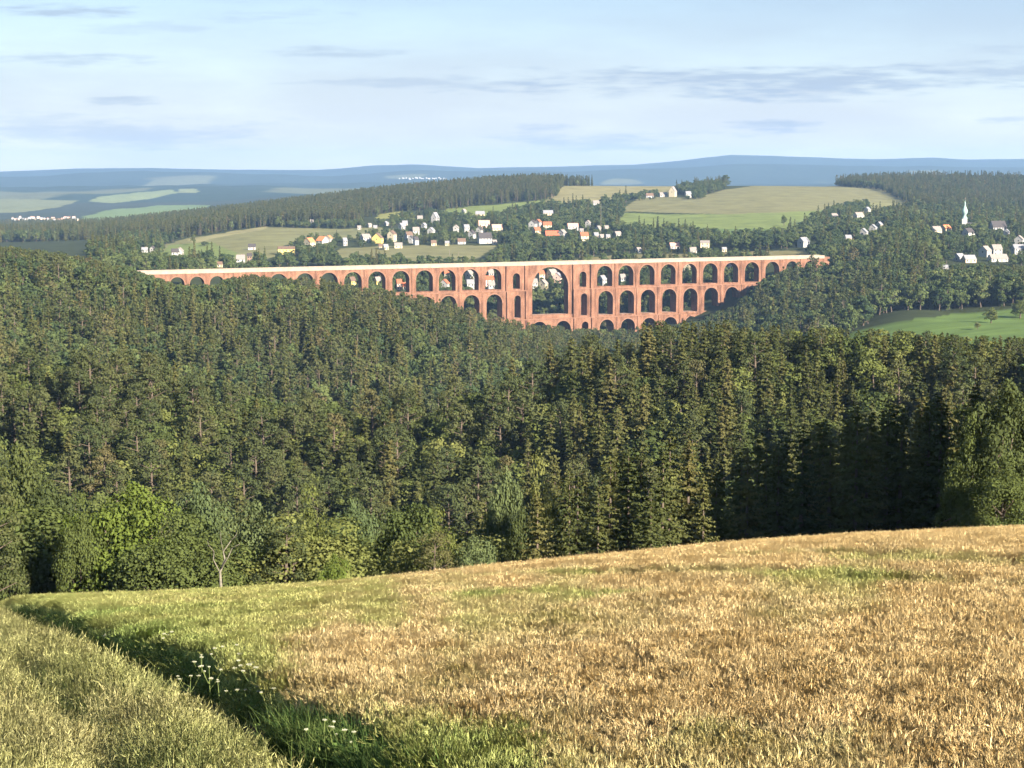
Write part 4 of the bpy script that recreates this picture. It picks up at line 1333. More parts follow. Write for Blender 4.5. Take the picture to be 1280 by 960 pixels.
H(1274, 306, 9, 'white', 'light', 55, 'white gable near the picture edge above the white block', 2, 9, 1300)
H(1272, 318, 17, 'white', 'grey', 10, 'white block of a house near the picture edge', 2, 9, 1300)
H(1231, 321, 12, 'white', 'light', 40, 'tall white house, first of the cluster on the wood edge', 2, 9, 1300)
H(1245, 319, 14, 'white', 'light', 5, 'white house with flat pale roof behind the long terrace', 2, 9, 1300)
H(1247, 327, 28, 'white', 'light', 12, 'long white terrace nearest the dark wood', 1, 8, 1300)
H(1199, 326, 12, 'white', 'grey', 30, 'white cottage with grey roof on the wood edge', 1, 8, 1300)
H(1211, 328, 18, 'tan', 'grey', 12, 'tan shed with grey roof between cottage and terrace', 1, 8, 1300)
H(1181, 339, 5, 'white', 'grey', 0, 'tiny white hut deep in the dark wood', 1, 5, 1250)
# seen through and just behind the arches
thru = [(472, 359, 7, 'yellow', 'light', 25, 'yellow house seen low through a left-hand upper arch'), (440, 359, 6, 'yellow', 'brown', 30, 'small yellow house seen at the treeline through an arch'),
        (506, 366, 8, 'cream', 'red', 15, 'cream house with red roof seen through an arch'), (499, 362, 5, 'pink', 'red', 10, 'pink house end seen through an arch beside the cream one'),
        (556, 362, 7, 'white', 'red', 60, 'white house with red roof seen through the fourth arch left of the tower'), (558, 349, 6, 'cream', 'red', 10, 'cream house high in the third arch left of the tower'),
        (587, 350, 8, 'white', 'light', 40, 'white gable seen through the second arch left of the tower'), (588, 362, 11, 'white', 'grey', 6, 'long white house low in the second arch left of the tower'),
        (613, 349, 8, 'white', 'light', 15, 'white roof at the top of the arch next to the left tower'), (612, 357, 13, 'pink', 'red', 5, 'red house filling the arch next to the left tower'),
        (614, 364, 10, 'white', 'light', 10, 'white house low in the arch next to the left tower'), (676, 350, 9, 'tan', 'red', 20, 'red roofed house in the shoulder of the great arch'),
        (690, 349, 12, 'cream', 'light', 35, 'big cream gable in the top of the great arch'), (668, 361, 8, 'white', 'light', 10, 'white house at the inner edge of the great arch'),
        (679, 362, 7, 'cream', 'light', 50, 'cream gable in the middle of the great arch'), (697, 353, 6, 'pink', 'grey', 60, 'narrow pink house right of the big gable in the great arch'),
        (753, 357, 6, 'white', 'grey', 30, 'white house in the first arch right of the towers'), (778, 355, 7, 'white', 'light', 10, 'white shed in the second arch right of the towers'),
        (861, 338, 8, 'cream', 'grey', 60, 'cream gable at the top of the fifth arch right of the towers'), (911, 338, 8, 'white', 'light', 60, 'white gable at the top of the seventh arch right of the towers')]
for a in thru: H(*a, 2, 8, 1430)

# church with a bulbous spire
x, y, z = hit(1205, 292, 1500); ch = empty('church', (x, y, z - .3), R(-8)); tag(ch, 'white church tower with a pale green bulb spire and needle', 'church')
k = y / F; tp = (292 - 250) * k
mb = MB(); mb.box(-2.8, 2.8, -2.8, 2.8, -1, tp * .45); mb.build('tower', MW['white'], ch)
mb = MB(); mb.lathe([(3.1, tp * .45), (3.3, tp * .47), (2.0, tp * .50), (1.7, tp * .56), (2.9, tp * .60), (3.3, tp * .66), (2.9, tp * .72), (1.7, tp * .78), (.9, tp * .83), (.75, tp * .88), (.95, tp * .9), (.3, tp * .94), (.02, tp * 1.02)], sides=12)
M_COPPER = plain_mat('copper_green', (.24, .34, .30), .5, 1, .12, .4)
sp_ = mb.build('spire', M_COPPER, ch, True)
mb = MB(); mb.tube([(0, 0, tp), (0, 0, tp * 1.08)], [.1, .05], 6); mb.box(-.5, .5, -.06, .06, tp * 1.04, tp * 1.05); mb.build('cross', M_STONE, sp_)
mb = MB(); nl = 17; mb.add([(2.8, -4.5, -1), (nl, -4.5, -1), (nl, 4.5, -1), (2.8, 4.5, -1), (2.8, -4.5, 7), (nl, -4.5, 7), (nl, 4.5, 7), (2.8, 4.5, 7), (2.8, 0, 12.5), (nl, 0, 12.5)], [(0, 1, 5, 4), (2, 3, 7, 6), (1, 2, 6, 9, 5), (3, 0, 4, 8, 7)]); mb.build('nave', MW['white'], ch)
mb = MB()
for s in (-1, 1):
    p = [(2.8, s * 5, 6.5), (nl + .4, s * 5, 6.5), (nl + .4, 0, 12.7), (2.8, 0, 12.7)]; q = [(a_, b_, c_ + .3) for a_, b_, c_ in p]
    mb.add(p + q, [(0, 3, 2, 1), (4, 5, 6, 7), (0, 1, 5, 4), (2, 3, 7, 6), (3, 0, 4, 7), (1, 2, 6, 5)])
mb.build('roof', MR['dark'], ch)
for k2 in range(4):
    mb = MB(); mb.box(4.5 + k2 * 3.1, 5.7 + k2 * 3.1, -4.53, -4.3, 2.2, 5.8); mb.build('window', M_GLASS, ch)
HOUSES_DONE.append((1205, 288, 12, y, 20))

# far towns: pale dots of houses in the haze
fh = 0


def far_house(px, row, wpx, wall, roof, ymin, label, group):
    x, y, z = hit(px, row, ymin)
    L = wpx * y / F; W = L * .7; Hh = 5.0 * min(y, 6000) / 5200; t = MB()
    t.add([(-L / 2, -W / 2, -3), (L / 2, -W / 2, -3), (L / 2, W / 2, -3), (-L / 2, W / 2, -3), (-L / 2, -W / 2, Hh), (L / 2, -W / 2, Hh), (L / 2, W / 2, Hh), (-L / 2, W / 2, Hh), (-L / 2, 0, Hh * 1.5), (L / 2, 0, Hh * 1.5)],
          [(0, 1, 5, 4), (2, 3, 7, 6), (1, 2, 6, 9, 5), (3, 0, 4, 8, 7), (4, 5, 9, 8), (6, 7, 8, 9)])
    o = t.build('far_house', [MW[wall], MR[roof]])
    for p in o.data.polygons[4:]: p.material_index = 1
    o.location = (x, y, z); o.rotation_euler = (0, 0, random.uniform(-.5, .5)); tag(o, label, 'house', group)


rf = random.Random(9)
for k in range(26):
    far_house(16 + k * 3.3 + rf.uniform(-1, 1), 275 + rf.uniform(-2.0, 1.2), rf.uniform(2.4, 4.2), rf.choice(['grey', 'tan', 'grey', 'pink']), rf.choice(['grey', 'brown', 'pinkroof']), 3300,
              'pale house in the hazy valley town beside the far green field', 'houses of the hazy valley town')
for k in range(14):
    far_house(112 + k * 2.6, 285 + rf.uniform(-1, 1), rf.uniform(2, 3), 'white', 'light', 3300, 'pale house below the far green field on the valley road', 'houses along the valley road')
for k in range(22):
    far_house(500 + k * 2.7 + rf.uniform(-1, 1), 224 + rf.uniform(-1.2, .6), rf.uniform(1.0, 1.6), 'grey', 'grey', 8500, 'tiny white house of the distant town on the blue hills', 'houses of the distant hill town')

# poles
def pole(px, row0, row1, ymin, label):
    x, y, z = hit(px, row0, ymin); hgt = (row0 - row1) * y / F
    t = empty('utility_pole', (x, y, z)); mb = MB(); mb.tube([(0, 0, -1), (0, 0, hgt)], [.28, .2], 6); mb.build('post', M_PALE, t)
    mb = MB(); mb.box(-1.1, 1.1, -.1, .1, hgt * .9, hgt * .9 + .22); mb.build('crossarm', M_PALE, t); tag(t, label, 'pole')


pole(562, 329, 312, 1450, 'grey wooden pole on the tan field, left of its pair')
pole(573, 329, 315, 1450, 'grey wooden pole on the tan field, right of its pair')
pole(472, 268, 258, 1900, 'pale mast at the edge of the dark hill wood near the yellow-green strip')
pole(585, 257, 241, 2000, 'tall pale mast against the dark hill wood above the village')
pole(751, 296, 255, 1500, 'tall pale pole among the dark trees above the bungalow row')
# ------------------------------------------------------------------ free the houses and arches from trees in front of them
def clear_houses(trees):
    hs = np.array(HOUSES_DONE); out = []
    for t in trees:
        px, ty = proj(t.x, t.y, t.z + t.h); w = BASEW[t.kind] * t.s * F / t.y * .5
        m = (np.abs(hs[:, 0] - px) < hs[:, 2] * .5 + w * .75) & (hs[:, 3] > t.y - 5) & (ty < hs[:, 1] - hs[:, 4] * .5) & (hs[:, 1] - hs[:, 4] < 1e9)
        # near the house itself keep the plot free
        if m.any():
            _, by = proj(t.x, t.y, t.z)
            lim = (hs[m, 1] - hs[m, 4] * .42).max()
            f = (by - lim) / max(by - ty, .1)
            if f < .45: continue
            t.s *= f; t.h *= f
        out.append(t)
    return out


tE = clear_houses(tE); tW = clear_houses(tW)

# ------------------------------------------------------------------ the trees that show largest stand as things, the rest of each wood is one object
def cell(t):
    px, _ = proj(t.x, t.y, t.z + t.h)
    return 0 if px < 230 else 1 if px < 460 else 2 if px < 690 else 3 if px < 960 else 4


PLACE = ['on the wooded slope behind the lime-green bushy tree', 'on the wooded slope above the bare forked trunk', 'on the wooded slope below the viaduct towers',
         'on the slope behind the tallest field-edge spruces', 'on the wooded slope above the deep shade']
LOOK = {'spruce': 'pointed dark green spruce', 'pine': 'brownish bare-trunked pine', 'leaf': 'round-crowned green broadleaf'}
NAME = {'spruce': 'spruce_tree', 'pine': 'pine_tree', 'leaf': 'broadleaf_tree'}
allAB = tA + tB
rest = []
for kd in ('spruce', 'pine', 'leaf'):
    L = sorted([t for t in allAB if t.kind == kd], key=lambda t: -t.area)
    used = {'spruce': 95, 'pine': 0, 'leaf': 20}[kd]
    keep = [t for t in L[:298 - used] if t.area > 12]
    ks = set(map(id, keep)); rest += [t for t in L if id(t) not in ks]
    prs = SETS[kd]
    for t in keep:
        pr = prs[t.v % len(prs)]; c = cell(t)
        if t.y < 190: pr = SETS[{'spruce': 'near_spruce', 'pine': 'near_pine', 'leaf': 'near_mixed'}[kd]][t.v % 2]
        r = empty(NAME[kd], (t.x, t.y, t.z), t.rz, t.s)
        wv = (1.05 if kd == 'leaf' else 0.88) + 0.3 * ((t.v * 7) % 10) / 10; r.scale = (t.s * wv, t.s * wv, t.s)
        link('trunk', pr[0], r); link('crown', pr[1], r)
        tag(r, LOOK[kd] + ' ' + PLACE[c], 'tree', {'spruce': 'spruces ', 'pine': 'pines ', 'leaf': 'broadleaf trees '}[kd] + PLACE[c])


def wood(name, trees, mid=False):
    pre = 'mid_' if mid else ''
    order = [('spruce', FARSET[pre + 'spruce']), ('pine', FARSET[pre + 'pine']), ('leaf', FARSET[pre + 'leaf'])]
    meshes = []; off = {}
    for k, ms in order:
        off[k] = (len(meshes), len(ms)); meshes += ms
    if not trees: return
    P = [(t.x, t.y, t.z) for t in trees]; idx = [off[t.kind][0] + t.v % off[t.kind][1] for t in trees]
    rs = np.random.RandomState(3); wv = rs.uniform(.88, 1.2, len(trees)); s = np.array([t.s for t in trees])
    scatter(name, P, idx, [t.rz for t in trees], np.stack([s * wv, s * wv, s], 1), meshes)


wood('slope_forest', rest, True)
wood('valley_forest', tC)
wood('hillside_forest', tE)

# trees of the village that stand free enough to be counted
vt = [t for t in tW if t.zone == 'village' and 1500 < t.y < 2300]
vt.sort(key=lambda t: -(t.h * t.s / t.y))
sel = [t for t in vt if -10 < proj(t.x, t.y, t.z)[0] < 1290][:130]
ss = set(map(id, sel)); wood('far_forest', [t for t in tW if id(t) not in ss])
VL = [('hedgerow tree by the long yellow hall', 'trees round the long yellow hall', lambda p: p < 436), ('garden tree among the houses of the middle village', 'trees of the middle village', lambda p: p < 640),
      ('dark garden tree round the red-roofed houses', 'trees round the red-roofed houses', lambda p: p < 790), ('tree in the belt between the viaduct and the wide meadow', 'trees between viaduct and wide meadow', lambda p: True)]
for t in sel:
    px, _ = proj(t.x, t.y, t.z)
    lab, grp, _ = next(v for v in VL if v[2](px))
    ms = FARSET[t.kind]
    o = link('garden_tree', ms[t.v % len(ms)]); o.location = (t.x, t.y, t.z); o.rotation_euler = (0, 0, t.rz); o.scale = (t.s,) * 3
    tag(o, lab, 'tree', grp)

LONE = [(980, 282, 13, 8, 2, 'lone dark round tree on the green meadow strip', 1500), (907, 233, 15, 13, 0, 'dark round tree on the skyline at the end of the hilltop bushes', 2000),
        (887, 292, 5, 5, 1, 'tiny lone bush on the lower edge of the green meadow strip', 1500), (1239, 404, 19, 19, 1, 'leafy tree casting the long shadow on the bright meadow', 860),
        (1222, 412, 9, 9, 2, 'small bush in the middle of the bright meadow', 860), (1275, 398, 22, 26, 3, 'big leafy tree at the upper corner of the bright meadow', 860),
        (242, 306, 14, 6, 0, 'slim tree beside the low hedge on the left-hand field', 1500), (256, 307, 5, 12, 3, 'low bush row end on the left-hand field', 1500),
        (583, 328, 8, 7, 2, 'conical bush at the lower edge of the tan field', 1450), (1072, 262, 12, 26, 3, 'single round copse-like tree on the edge of the wide field', 1900)]
for px, row, hp, wp, v, lab, ym in LONE:
    x, y, z = hit(px, row, ym); h = hp * y / F; w = wp * y / F
    pr = SETS['leaf'][v]
    put_tree('broadleaf_tree', pr, x, y, h, w, 15 * .95, 8.5 + v * .6, v * 1.3, lab)
# ------------------------------------------------------------------ barley, verge grass and weeds
def inst_mat(name, lo, mid, hi, transl=0.25, var=0.14, scale=14.0):
    """straw to green by the plant's own ripeness"""
    m, n, l = new_mat(name)
    o = n.new('ShaderNodeOutputMaterial')
    at = n.new('ShaderNodeAttribute'); at.attribute_type = 'INSTANCER'; at.attribute_name = 'ripe'
    oi = n.new('ShaderNodeObjectInfo')
    c = ramp(n, l, at.outputs['Fac'], [(0.0, lo), (.38, mid), (.85, hi), (1.0, tuple(c * k for c, k in zip(hi, (1.03, 1.0, .97))))])
    tc = n.new('ShaderNodeTexCoord')
    f = noise(n, l, scale, 2, tc.outputs['Object'], .6)
    c = mixc(n, l, 1.0, c, ramp(n, l, f, [(.3, (1 - var,) * 3), (.7, (1 + var,) * 3)]), 'MULTIPLY')
    c = mixc(n, l, 1.0, c, ramp(n, l, oi.outputs['Random'], [(0, (.97, .97, .97)), (1, (1.03, 1.03, 1.03))]), 'MULTIPLY')
    d = n.new('ShaderNodeBsdfDiffuse'); t = n.new('ShaderNodeBsdfTranslucent'); mx = n.new('ShaderNodeMixShader')
    l.new(c, d.inputs[0]); l.new(c, t.inputs[0]); mx.inputs[0].default_value = transl
    l.new(d.outputs[0], mx.inputs[1]); l.new(t.outputs[0], mx.inputs[2]); l.new(mx.outputs[0], o.inputs[0])
    return m


M_EAR = inst_mat('barley_ear', (.42, .54, .17), (.68, .68, .27), (.94, .765, .42), .08)
M_STEM = inst_mat('barley_stem', (.30, .41, .12), (.58, .60, .22), (.89, .715, .40), .08)
M_GRASS = inst_mat('dry_grass', (.15, .23, .05), (.46, .49, .15), (.54, .54, .21), .2)
M_SEED = inst_mat('seed_heads', (.32, .37, .14), (.58, .58, .25), (.60, .57, .28), .15)
M_COARSE = inst_mat('coarse_blade', (.04, .075, .022), (.06, .10, .028), (.10, .13, .04), .2)
M_WEED = inst_mat('weed_leaf', (.075, .125, .034), (.12, .17, .046), (.22, .24, .075), .25)


def strips(base, dirs, side, L, w, curve, seg=3):
    """tapering blades: base (N,3), lean dirs (N,2), side (N,3) across"""
    n = len(base); V = []
    for k in range(seg + 1):
        t = k / seg
        p = base + np.stack([dirs[:, 0] * L * curve * t ** 2, dirs[:, 1] * L * curve * t ** 2, L * (t - 0.35 * np.abs(curve) * t ** 3)], 1)
        ww = (w * (1 - t) ** .7 + .0004)[:, None]
        V.append(p - side * ww); V.append(p + side * ww)
    V = np.stack(V, 1)          # n, 2(seg+1), 3
    m = 2 * (seg + 1)
    f = np.concatenate([np.arange(n)[:, None] * m + np.array([[2 * k, 2 * k + 1, 2 * k + 3, 2 * k + 2]]) for k in range(seg)])
    return V.reshape(-1, 3), f


def spindle(p0, d, L, r, rs):
    """three-sided ears"""
    n = len(p0); d = unit(d); a = unit(np.cross(d, rs.normal(size=(n, 3)))); b = np.cross(d, a)
    V = [p0]
    for k in range(3):
        an = 2 * math.pi * k / 3
        V.append(p0 + d * L[:, None] * .4 + (a * math.cos(an) + b * math.sin(an)) * r[:, None])
    V.append(p0 + d * L[:, None])
    V = np.stack(V, 1).reshape(-1, 3)
    o = np.arange(n)[:, None] * 5
    f = np.concatenate([o + np.array([[0, 1 + k, 4, 1 + (k + 1) % 3]]) for k in range(3)])
    return V, f


def barley_clump(seed, size=.5, n=135, weeds=2):
    rs = np.random.RandomState(seed)
    base = np.stack([rs.uniform(-size / 2, size / 2, n), rs.uniform(-size / 2, size / 2, n), np.zeros(n)], 1)
    a = rs.uniform(0, 6.28, n); wind = np.array([.5, -.25])
    dirs = np.stack([np.cos(a), np.sin(a)], 1) * .7 + wind; side = np.stack([-np.sin(a), np.cos(a), 0 * a], 1)
    L = rs.normal(.62, .018, n); cv = rs.uniform(.05, .32, n)
    parts = []; mi = []
    v, f = strips(base, dirs, side, L, np.full(n, .0022), cv, 2); parts.append((v, f)); mi += [0] * len(f)
    tip = base + np.stack([dirs[:, 0] * L * cv, dirs[:, 1] * L * cv, L * (1 - .35 * cv)], 1)
    ed = np.stack([dirs[:, 0] * rs.uniform(.1, .8, n), dirs[:, 1] * rs.uniform(.1, .8, n), rs.uniform(-.1, 1.2, n)], 1)
    EL = rs.uniform(.055, .08, n)
    v, f = spindle(tip, ed, EL, rs.uniform(.007, .0105, n), rs); parts.append((v, f)); mi += [1] * len(f)
    # awns: two thin fans per ear
    for q in range(4):
        e = unit(ed) + rs.normal(size=(n, 3)) * .30 + np.array([0, 0, .25])
        v, f = spindle(tip + unit(ed) * EL[:, None] * .5, e, EL * rs.uniform(1.1, 1.6, n), np.full(n, .0042), rs); parts.append((v, f)); mi += [1] * len(f)
    # dry leaves
    m = int(n * .5); k = rs.randint(0, n, m); t = rs.uniform(.25, .75, m)[:, None]
    a2 = rs.uniform(0, 6.28, m); d2 = np.stack([np.cos(a2), np.sin(a2)], 1); s2 = np.stack([-np.sin(a2), np.cos(a2), 0 * a2], 1)
    lb = base[k] * (1 - t) + tip[k] * t
    v, f = strips(lb, d2, s2, rs.uniform(.07, .14, m), np.full(m, .005), rs.uniform(.6, 1.4, m), 2); parts.append((v, f)); mi += [0] * len(f)
    if weeds:
        b3 = np.stack([rs.uniform(-size / 2, size / 2, weeds), rs.uniform(-size / 2, size / 2, weeds), np.zeros(weeds)], 1)
        a3 = rs.uniform(0, 6.28, weeds); d3 = np.stack([np.cos(a3), np.sin(a3)], 1); s3 = np.stack([-np.sin(a3), np.cos(a3), 0 * a3], 1)
        v, f = strips(b3, d3, s3, rs.uniform(.6, .86, weeds), np.full(weeds, .004), rs.uniform(.05, .35, weeds), 3); parts.append((v, f)); mi += [0] * len(f)
    return join(parts, 'barley', (M_STEM, M_EAR), mi)


def join(parts, name, mats, mi):
    V = []; Fc = []; o = 0
    for v, f in parts: V.append(v); Fc.append(f + o); o += len(v)
    return mesh_np(name, np.concatenate(V), [np.concatenate(Fc)], list(mats), mi)


def grass_clump(seed, n=75, hgt=.45, size=.4, heads=16, mats=None, wid=.0028, curve=(.15, .75)):
    rs = np.random.RandomState(seed)
    base = np.stack([rs.uniform(-size / 2, size / 2, n), rs.uniform(-size / 2, size / 2, n), np.zeros(n)], 1)
    a = rs.uniform(0, 6.28, n); dirs = np.stack([np.cos(a), np.sin(a)], 1); side = np.stack([-np.sin(a), np.cos(a), 0 * a], 1)
    v, f = strips(base, dirs, side, rs.uniform(.45, 1.1, n) * hgt, np.full(n, wid), rs.uniform(*curve, n), 3)
    parts = [(v, f)]; mi = [0] * len(f)
    if heads:
        b = base[:heads]; a = rs.uniform(0, 6.28, heads); d = np.stack([np.cos(a), np.sin(a)], 1); s = np.stack([-np.sin(a), np.cos(a), 0 * a], 1)
        L = rs.uniform(.95, 1.45, heads) * hgt; cv = rs.uniform(.05, .35, heads)
        v, f = strips(b, d, s, L, np.full(heads, .0016), cv, 2); parts.append((v, f)); mi += [1] * len(f)
        tip = b + np.stack([d[:, 0] * L * cv, d[:, 1] * L * cv, L * (1 - .35 * cv)], 1)
        for q in range(3):
            e = np.stack([d[:, 0] * .5, d[:, 1] * .5, np.full(heads, .8)], 1) + rs.normal(size=(heads, 3)) * .3
            v, f = spindle(tip - e * .06 * q, e, np.full(heads, .085), np.full(heads, .0065), rs); parts.append((v, f)); mi += [1] * len(f)
    return join(parts, 'grass', mats, mi)


def weed_clump(seed, n=26, hgt=.55):
    rs = np.random.RandomState(seed)
    base = rs.normal(size=(n, 3)) * np.array([.06, .06, 0]); a = rs.uniform(0, 6.28, n)
    dirs = np.stack([np.cos(a), np.sin(a)], 1); side = np.stack([-np.sin(a), np.cos(a), 0 * a], 1)
    v, f = strips(base, dirs, side, rs.uniform(.5, 1.15, n) * hgt, rs.uniform(.007, .016, n), rs.uniform(.25, 1.0, n), 4)
    parts = [(v, f)]; mi = [0] * len(f)
    m = 40; z = rs.uniform(.1, .8, m) * hgt; p = np.stack([rs.normal(size=m) * .12, rs.normal(size=m) * .12, z], 1)
    v, f = leaf_quads(p, unit(rs.normal(size=(m, 3)) + np.array([0, 0, .8])), rs.uniform(.02, .045, m), .5, rs); parts.append((v, f)); mi += [0] * len(f)
    return join(parts, 'weed', (M_WEED,), mi)


r7 = np.random.RandomState(77)
# --- barley
Pc = []
for y0, y1, sp in ((9, 34, .34), (34, 58, .42), (58, 92, .6)):
    for y in np.arange(y0, y1, sp):
        xl = max(edge_x(y) - .2, -.62 * y - 4); xr = .52 * y + 5
        n = int((xr - xl) / sp)
        if n > 0: Pc.append(np.stack([xl + (np.arange(n) + r7.rand(n)) * sp, np.full(n, y) + r7.uniform(-.5, .5, n) * sp], 1))
Pc = np.concatenate(Pc); X, Y = Pc[:, 0], Pc[:, 1]
off = edge_off(X, Y) + (fbm(X * .8, Y * .6, 2) - .5) * .8
ok = off > .18
Z = ground(X, Y); px, py = proj(X, Y, Z + .62)
# wheel tracks of the sprayer across the barley
def tramline(pts, w):
    g = []
    for a, b in pts:
        k = float(ukx(a, b)); t = float(trow(b)); ys = np.linspace(6, 60, 2000)
        zz = ZC - ys * t; gg = field_top(k * ys, ys); i = np.argmax(gg >= zz) if (gg >= zz).any() else len(ys) - 1
        g.append((k * ys[i], ys[i]))
    d = np.full(len(X), 1e9)
    for (ax, ay), (bx, by) in zip(g[:-1], g[1:]):
        vx, vy = bx - ax, by - ay; t = np.clip(((X - ax) * vx + (Y - ay) * vy) / (vx * vx + vy * vy), 0, 1)
        d = np.minimum(d, np.hypot(X - ax - t * vx, Y - ay - t * vy))
    global NEARTRACK
    NEARTRACK = np.minimum(NEARTRACK, d - w)
    return d < w
NEARTRACK = np.full(len(X), 1e9)
gap = tramline([(640, 715), (760, 713.5), (880, 713), (1020, 716), (1150, 721), (1290, 727)], .6)
gap |= tramline([(960, 691), (1060, 690), (1180, 692), (1290, 697)], .7)
gap |= tramline([(590, 742), (680, 741), (770, 742)], .22)
gap |= tramline([(1060, 696), (1180, 699), (1290, 704)], .45)
ok &= ~(gap & (r7.rand(len(X)) < .93))
px, py, X, Y, Z, off, NEARTRACK = [a[ok] for a in (px, py, X, Y, Z, off, NEARTRACK)]
# ripeness: green where the corner lies low and along the weedy edge, gold to the right
ctl = np.array([  # px, row, ripeness
    (0, 745, .38), (120, 748, .30), (220, 745, .32), (330, 742, .34), (450, 735, .42), (540, 728, .66), (640, 712, .9), (800, 700, .97), (1000, 690, .98), (1260, 680, .98), (1260, 720, .97),
    (130, 775, .22), (220, 790, .18), (300, 790, .26), (370, 775, .34), (470, 765, .34), (600, 757, .52), (700, 755, .60), (800, 765, .72), (1000, 748, .62), (1080, 748, .55), (1150, 740, .86), (1260, 760, .95),
    (330, 825, .30), (400, 812, .66), (450, 800, .80), (540, 805, .80), (580, 830, .55), (640, 800, .62), (700, 800, .66), (650, 845, .75), (740, 840, .92), (900, 790, .85), (950, 830, .95), (1100, 800, .92), (1250, 820, .95),
    (430, 850, .75), (500, 870, .78), (560, 850, .66), (620, 885, .80), (480, 910, .40), (560, 930, .22), (640, 925, .32), (690, 900, .70), (760, 930, .75), (830, 900, .90), (880, 930, .50), (960, 950, .55), (900, 870, .96),
    (1050, 880, .93), (1060, 940, .58), (1160, 930, .86), (1250, 900, .95), (1260, 950, .85), (640, 965, .35), (760, 965, .55)])
wts = 1.0 / (((px[:, None] - ctl[:, 0]) / 1.5) ** 2 + ((py[:, None] - ctl[:, 1])) ** 2 + 40) ** 2.4
ripe = (wts * ctl[:, 2]).sum(1) / wts.sum(1)
ripe = ripe + (fbm(X * .55 + 5, Y * .5, 3) - .5) * .34 + (r7.rand(len(X)) - .5) * .12
ripe = (ripe - .5) * 1.25 + .60 - .5 * np.exp(-np.clip(NEARTRACK, 0, None) / .5)
ripe = np.clip(ripe - .22 * np.exp(-off / .35), .0, 1)
BC = [barley_clump(500 + k, weeds=(1 if k < 4 else 9)) for k in range(6)]
idx = np.where(r7.rand(len(X)) < np.clip(1.15 - ripe, .06, .8), r7.randint(4, 6, len(X)), r7.randint(0, 4, len(X)))
hs = (.97 + .09 * (fbm(X * .4, Y * .35, 2) - .5) * 2) * r7.uniform(.985, 1.015, len(X)); xs = np.where(Y > 56, 1.25, 1.0)
bar = scatter('barley', np.stack([X, Y, Z - .02], 1), idx, r7.uniform(0, 6.28, len(X)), np.stack([xs, xs, hs], 1), BC, {'ripe': ripe})
bar['label'] = 'ripening barley, gold with greener patches, over the sloping field'

# --- verge grass on and beside the farm track
Pv = []
for y0, y1, sp in ((6, 30, .21), (30, 50, .30), (50, 80, .5)):
    for y in np.arange(y0, y1, sp):
        xr = edge_x(y) + .1; xl = -.42 * y - 5.5
        n = int((xr - xl) / sp)
        if n > 0: Pv.append(np.stack([xl + (np.arange(n) + r7.rand(n)) * sp, np.full(n, y) + r7.uniform(-.5, .5, n) * sp], 1))
Pv = np.concatenate(Pv); X, Y = Pv[:, 0], Pv[:, 1]
off = edge_off(X, Y) + (fbm(X * .9 + 9, Y * .7, 2) - .5) * .75
rutd = np.minimum(np.abs(off + .62) / .5, np.abs(off + 2.7) / .32)
pk = np.where(np.abs(off + .62) < .6, .93, .66)
ok = (off < .05) & ~((rutd < 1) & (r7.rand(len(X)) < pk))
X, Y, off, rutd = [a[ok] for a in (X, Y, off, rutd)]; Z = ground(X, Y)
rip = .40 + (fbm(X * .6 + 2, Y * .45, 3) - .5) * 1.1 + (r7.rand(len(X)) - .5) * .3 - .25 * np.exp(-((off + .5) / .5) ** 2)
rip = np.clip(rip + .06 + .12 * (off < -3.0), 0, 1)
GC = [grass_clump(600 + k, mats=(M_GRASS, M_SEED), heads=10 + 7 * k, hgt=.33 + .03 * k) for k in range(5)]
sz = np.interp(rutd, [0, 1, 2], [.45, .75, 1.0]) * r7.uniform(.75, 1.2, len(X))
sz = np.where(off > -1.0, sz * .6, sz)
big = np.where(Y > 50, 1.5, 1.0)
scatter('verge_grass', np.stack([X, Y, Z - .02], 1), r7.randint(0, 5, len(X)), r7.uniform(0, 6.28, len(X)), np.stack([big, big, sz], 1), GC, {'ripe': rip})['label'] = 'tall dry grass on and beside the overgrown farm track'

# --- rank green weeds along the crop's edge
n = 1700; Yw = 8 + 50 * r7.rand(n) ** 1.5; o = r7.normal(size=n) * .2 + .12
Xw = edge_x(Yw) + o; Zw = ground(Xw, Yw)
near = np.clip((23 - Yw) / 8, 0, 1)
ww = .72 + .4 * near * r7.rand(n) + .15 * r7.rand(n)
WC = [weed_clump(700 + k) for k in range(4)]
scatter('weeds', np.stack([Xw, Yw, Zw - .03], 1), r7.randint(0, 4, n), r7.uniform(0, 6.28, n), np.stack([ww, ww, ww * r7.uniform(.8, 1.25, n)], 1), WC, {'ripe': r7.rand(n) * (1 - .5 * near)})['label'] = 'rank dark green weeds along the shaded edge of the barley'
# second batch: coarse green grass tufts thick at the near corner
n = 240; Yw = r7.uniform(11, 20, n); Xw = edge_x(Yw) + r7.normal(size=n) * .2 - .12; Zw = ground(Xw, Yw)
TC = [grass_clump(720 + k, n=60, hgt=.66, size=.3, heads=0, mats=(M_COARSE, M_SEED), wid=.0065, curve=(.1, .7)) for k in range(3)]
scatter('coarse_grass', np.stack([Xw, Yw, Zw - .03], 1), r7.randint(0, 3, n), r7.uniform(0, 6.28, n), r7.uniform(.7, 1.15, n), TC, {'ripe': r7.rand(n) * .8})['label'] = 'coarse dark green grass at the near corner of the crop'

# --- white umbels at the edge, each a plant of its own
M_UMB = plain_mat('umbel_white', (.32, .32, .23), .8, 20, .15); M_UST = plain_mat('umbel_stem', (.16, .2, .06), .8, 6, .2)


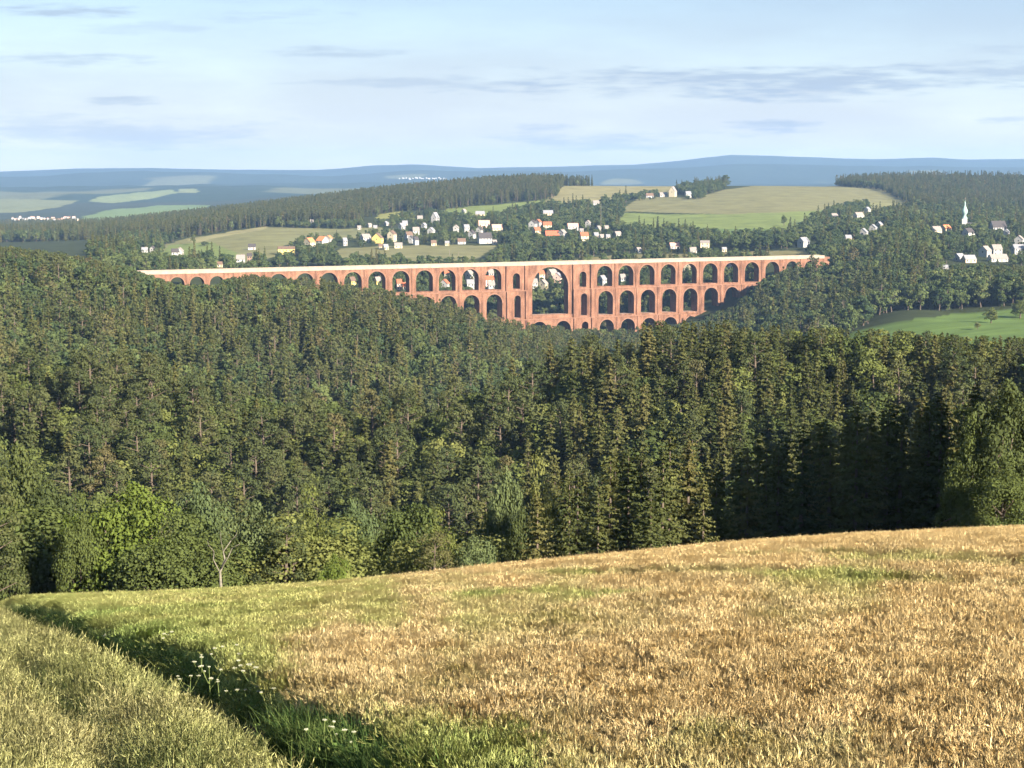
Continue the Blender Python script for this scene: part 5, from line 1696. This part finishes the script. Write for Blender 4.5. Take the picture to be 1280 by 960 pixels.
def umbel_plant(seed, hgt):
    rs = random.Random(seed); st = MB(); heads = []
    st.tube([(0, 0, -.05), (.01, 0, hgt * .5), (.03, .01, hgt)], [.006, .005, .003], 5)
    for k in range(rs.choice([3, 4, 5])):
        a = rs.uniform(0, 6.28); L = rs.uniform(.10, .24); z0 = hgt * rs.uniform(.45, .8); z1 = hgt * rs.uniform(.85, 1.06)
        e = (math.cos(a) * L, math.sin(a) * L, z1) if k else (.03, .01, hgt)
        if k: st.tube([(.015, 0, z0), (e[0] * .6, e[1] * .6, (z0 + z1) / 2), e], [.004, .003, .002], 4)
        h = MB(); rr = rs.uniform(.018, .036); nn = 22
        for j in range(nn):
            b = j * 2.4; q = rr * math.sqrt((j + .5) / nn); zz = e[2] + .035 - q * q * 2.2 + rs.uniform(-.004, .004)
            cx, cy_ = e[0] + q * math.cos(b), e[1] + q * math.sin(b); s = rs.uniform(.0025, .0045)
            h.add([(cx - s, cy_ - s, zz), (cx + s, cy_ - s, zz + .002), (cx + s, cy_ + s, zz), (cx - s, cy_ + s, zz + .002), (cx, cy_, zz + .008), (cx, cy_, zz - .007)],
                  [(0, 1, 4), (1, 2, 4), (2, 3, 4), (3, 0, 4), (1, 0, 5), (2, 1, 5), (3, 2, 5), (0, 3, 5)])
            st.tube([e, (cx, cy_, zz)], [.0012, .001], 3)
        heads.append(h)
    return st.mesh('stem', M_UST), [h.mesh('flower_head', M_UMB) for h in heads]


UP = [umbel_plant(40 + k, .62 + .05 * k) for k in range(4)]
upos = [(236, 848), (252, 834), (281, 828), (297, 833), (312, 826), (327, 824), (262, 852), (275, 862), (302, 842), (318, 852), (330, 838), (348, 842), (309, 862), (206, 803), (141, 794), (404, 918), (418, 905), (345, 868), (432, 922)]
for k, (a, b) in enumerate(upos):
    kx = float(ukx(a, b)); t = float(trow(b)); ys = np.linspace(8, 58, 3000)
    gg = ground(kx * ys, ys) + .56; i = np.argmax(gg >= ZC - ys * t); x, y = kx * ys[i], ys[i]
    st, hd = UP[k % 4]
    r = empty('umbellifer', (x, y, gz(x, y)), k * 1.3, random.uniform(.72, 1.1)); link('stem', st, r)
    for m in hd: link('flower_head', m, r)
    nearp = b > 900
    tag(r, 'white umbel weed in the rank green grass at the near corner of the crop' if nearp else 'white flowering umbel weed along the shaded crop edge beside the track', 'plant', 'umbels in the near corner' if nearp else 'umbels along the crop edge')
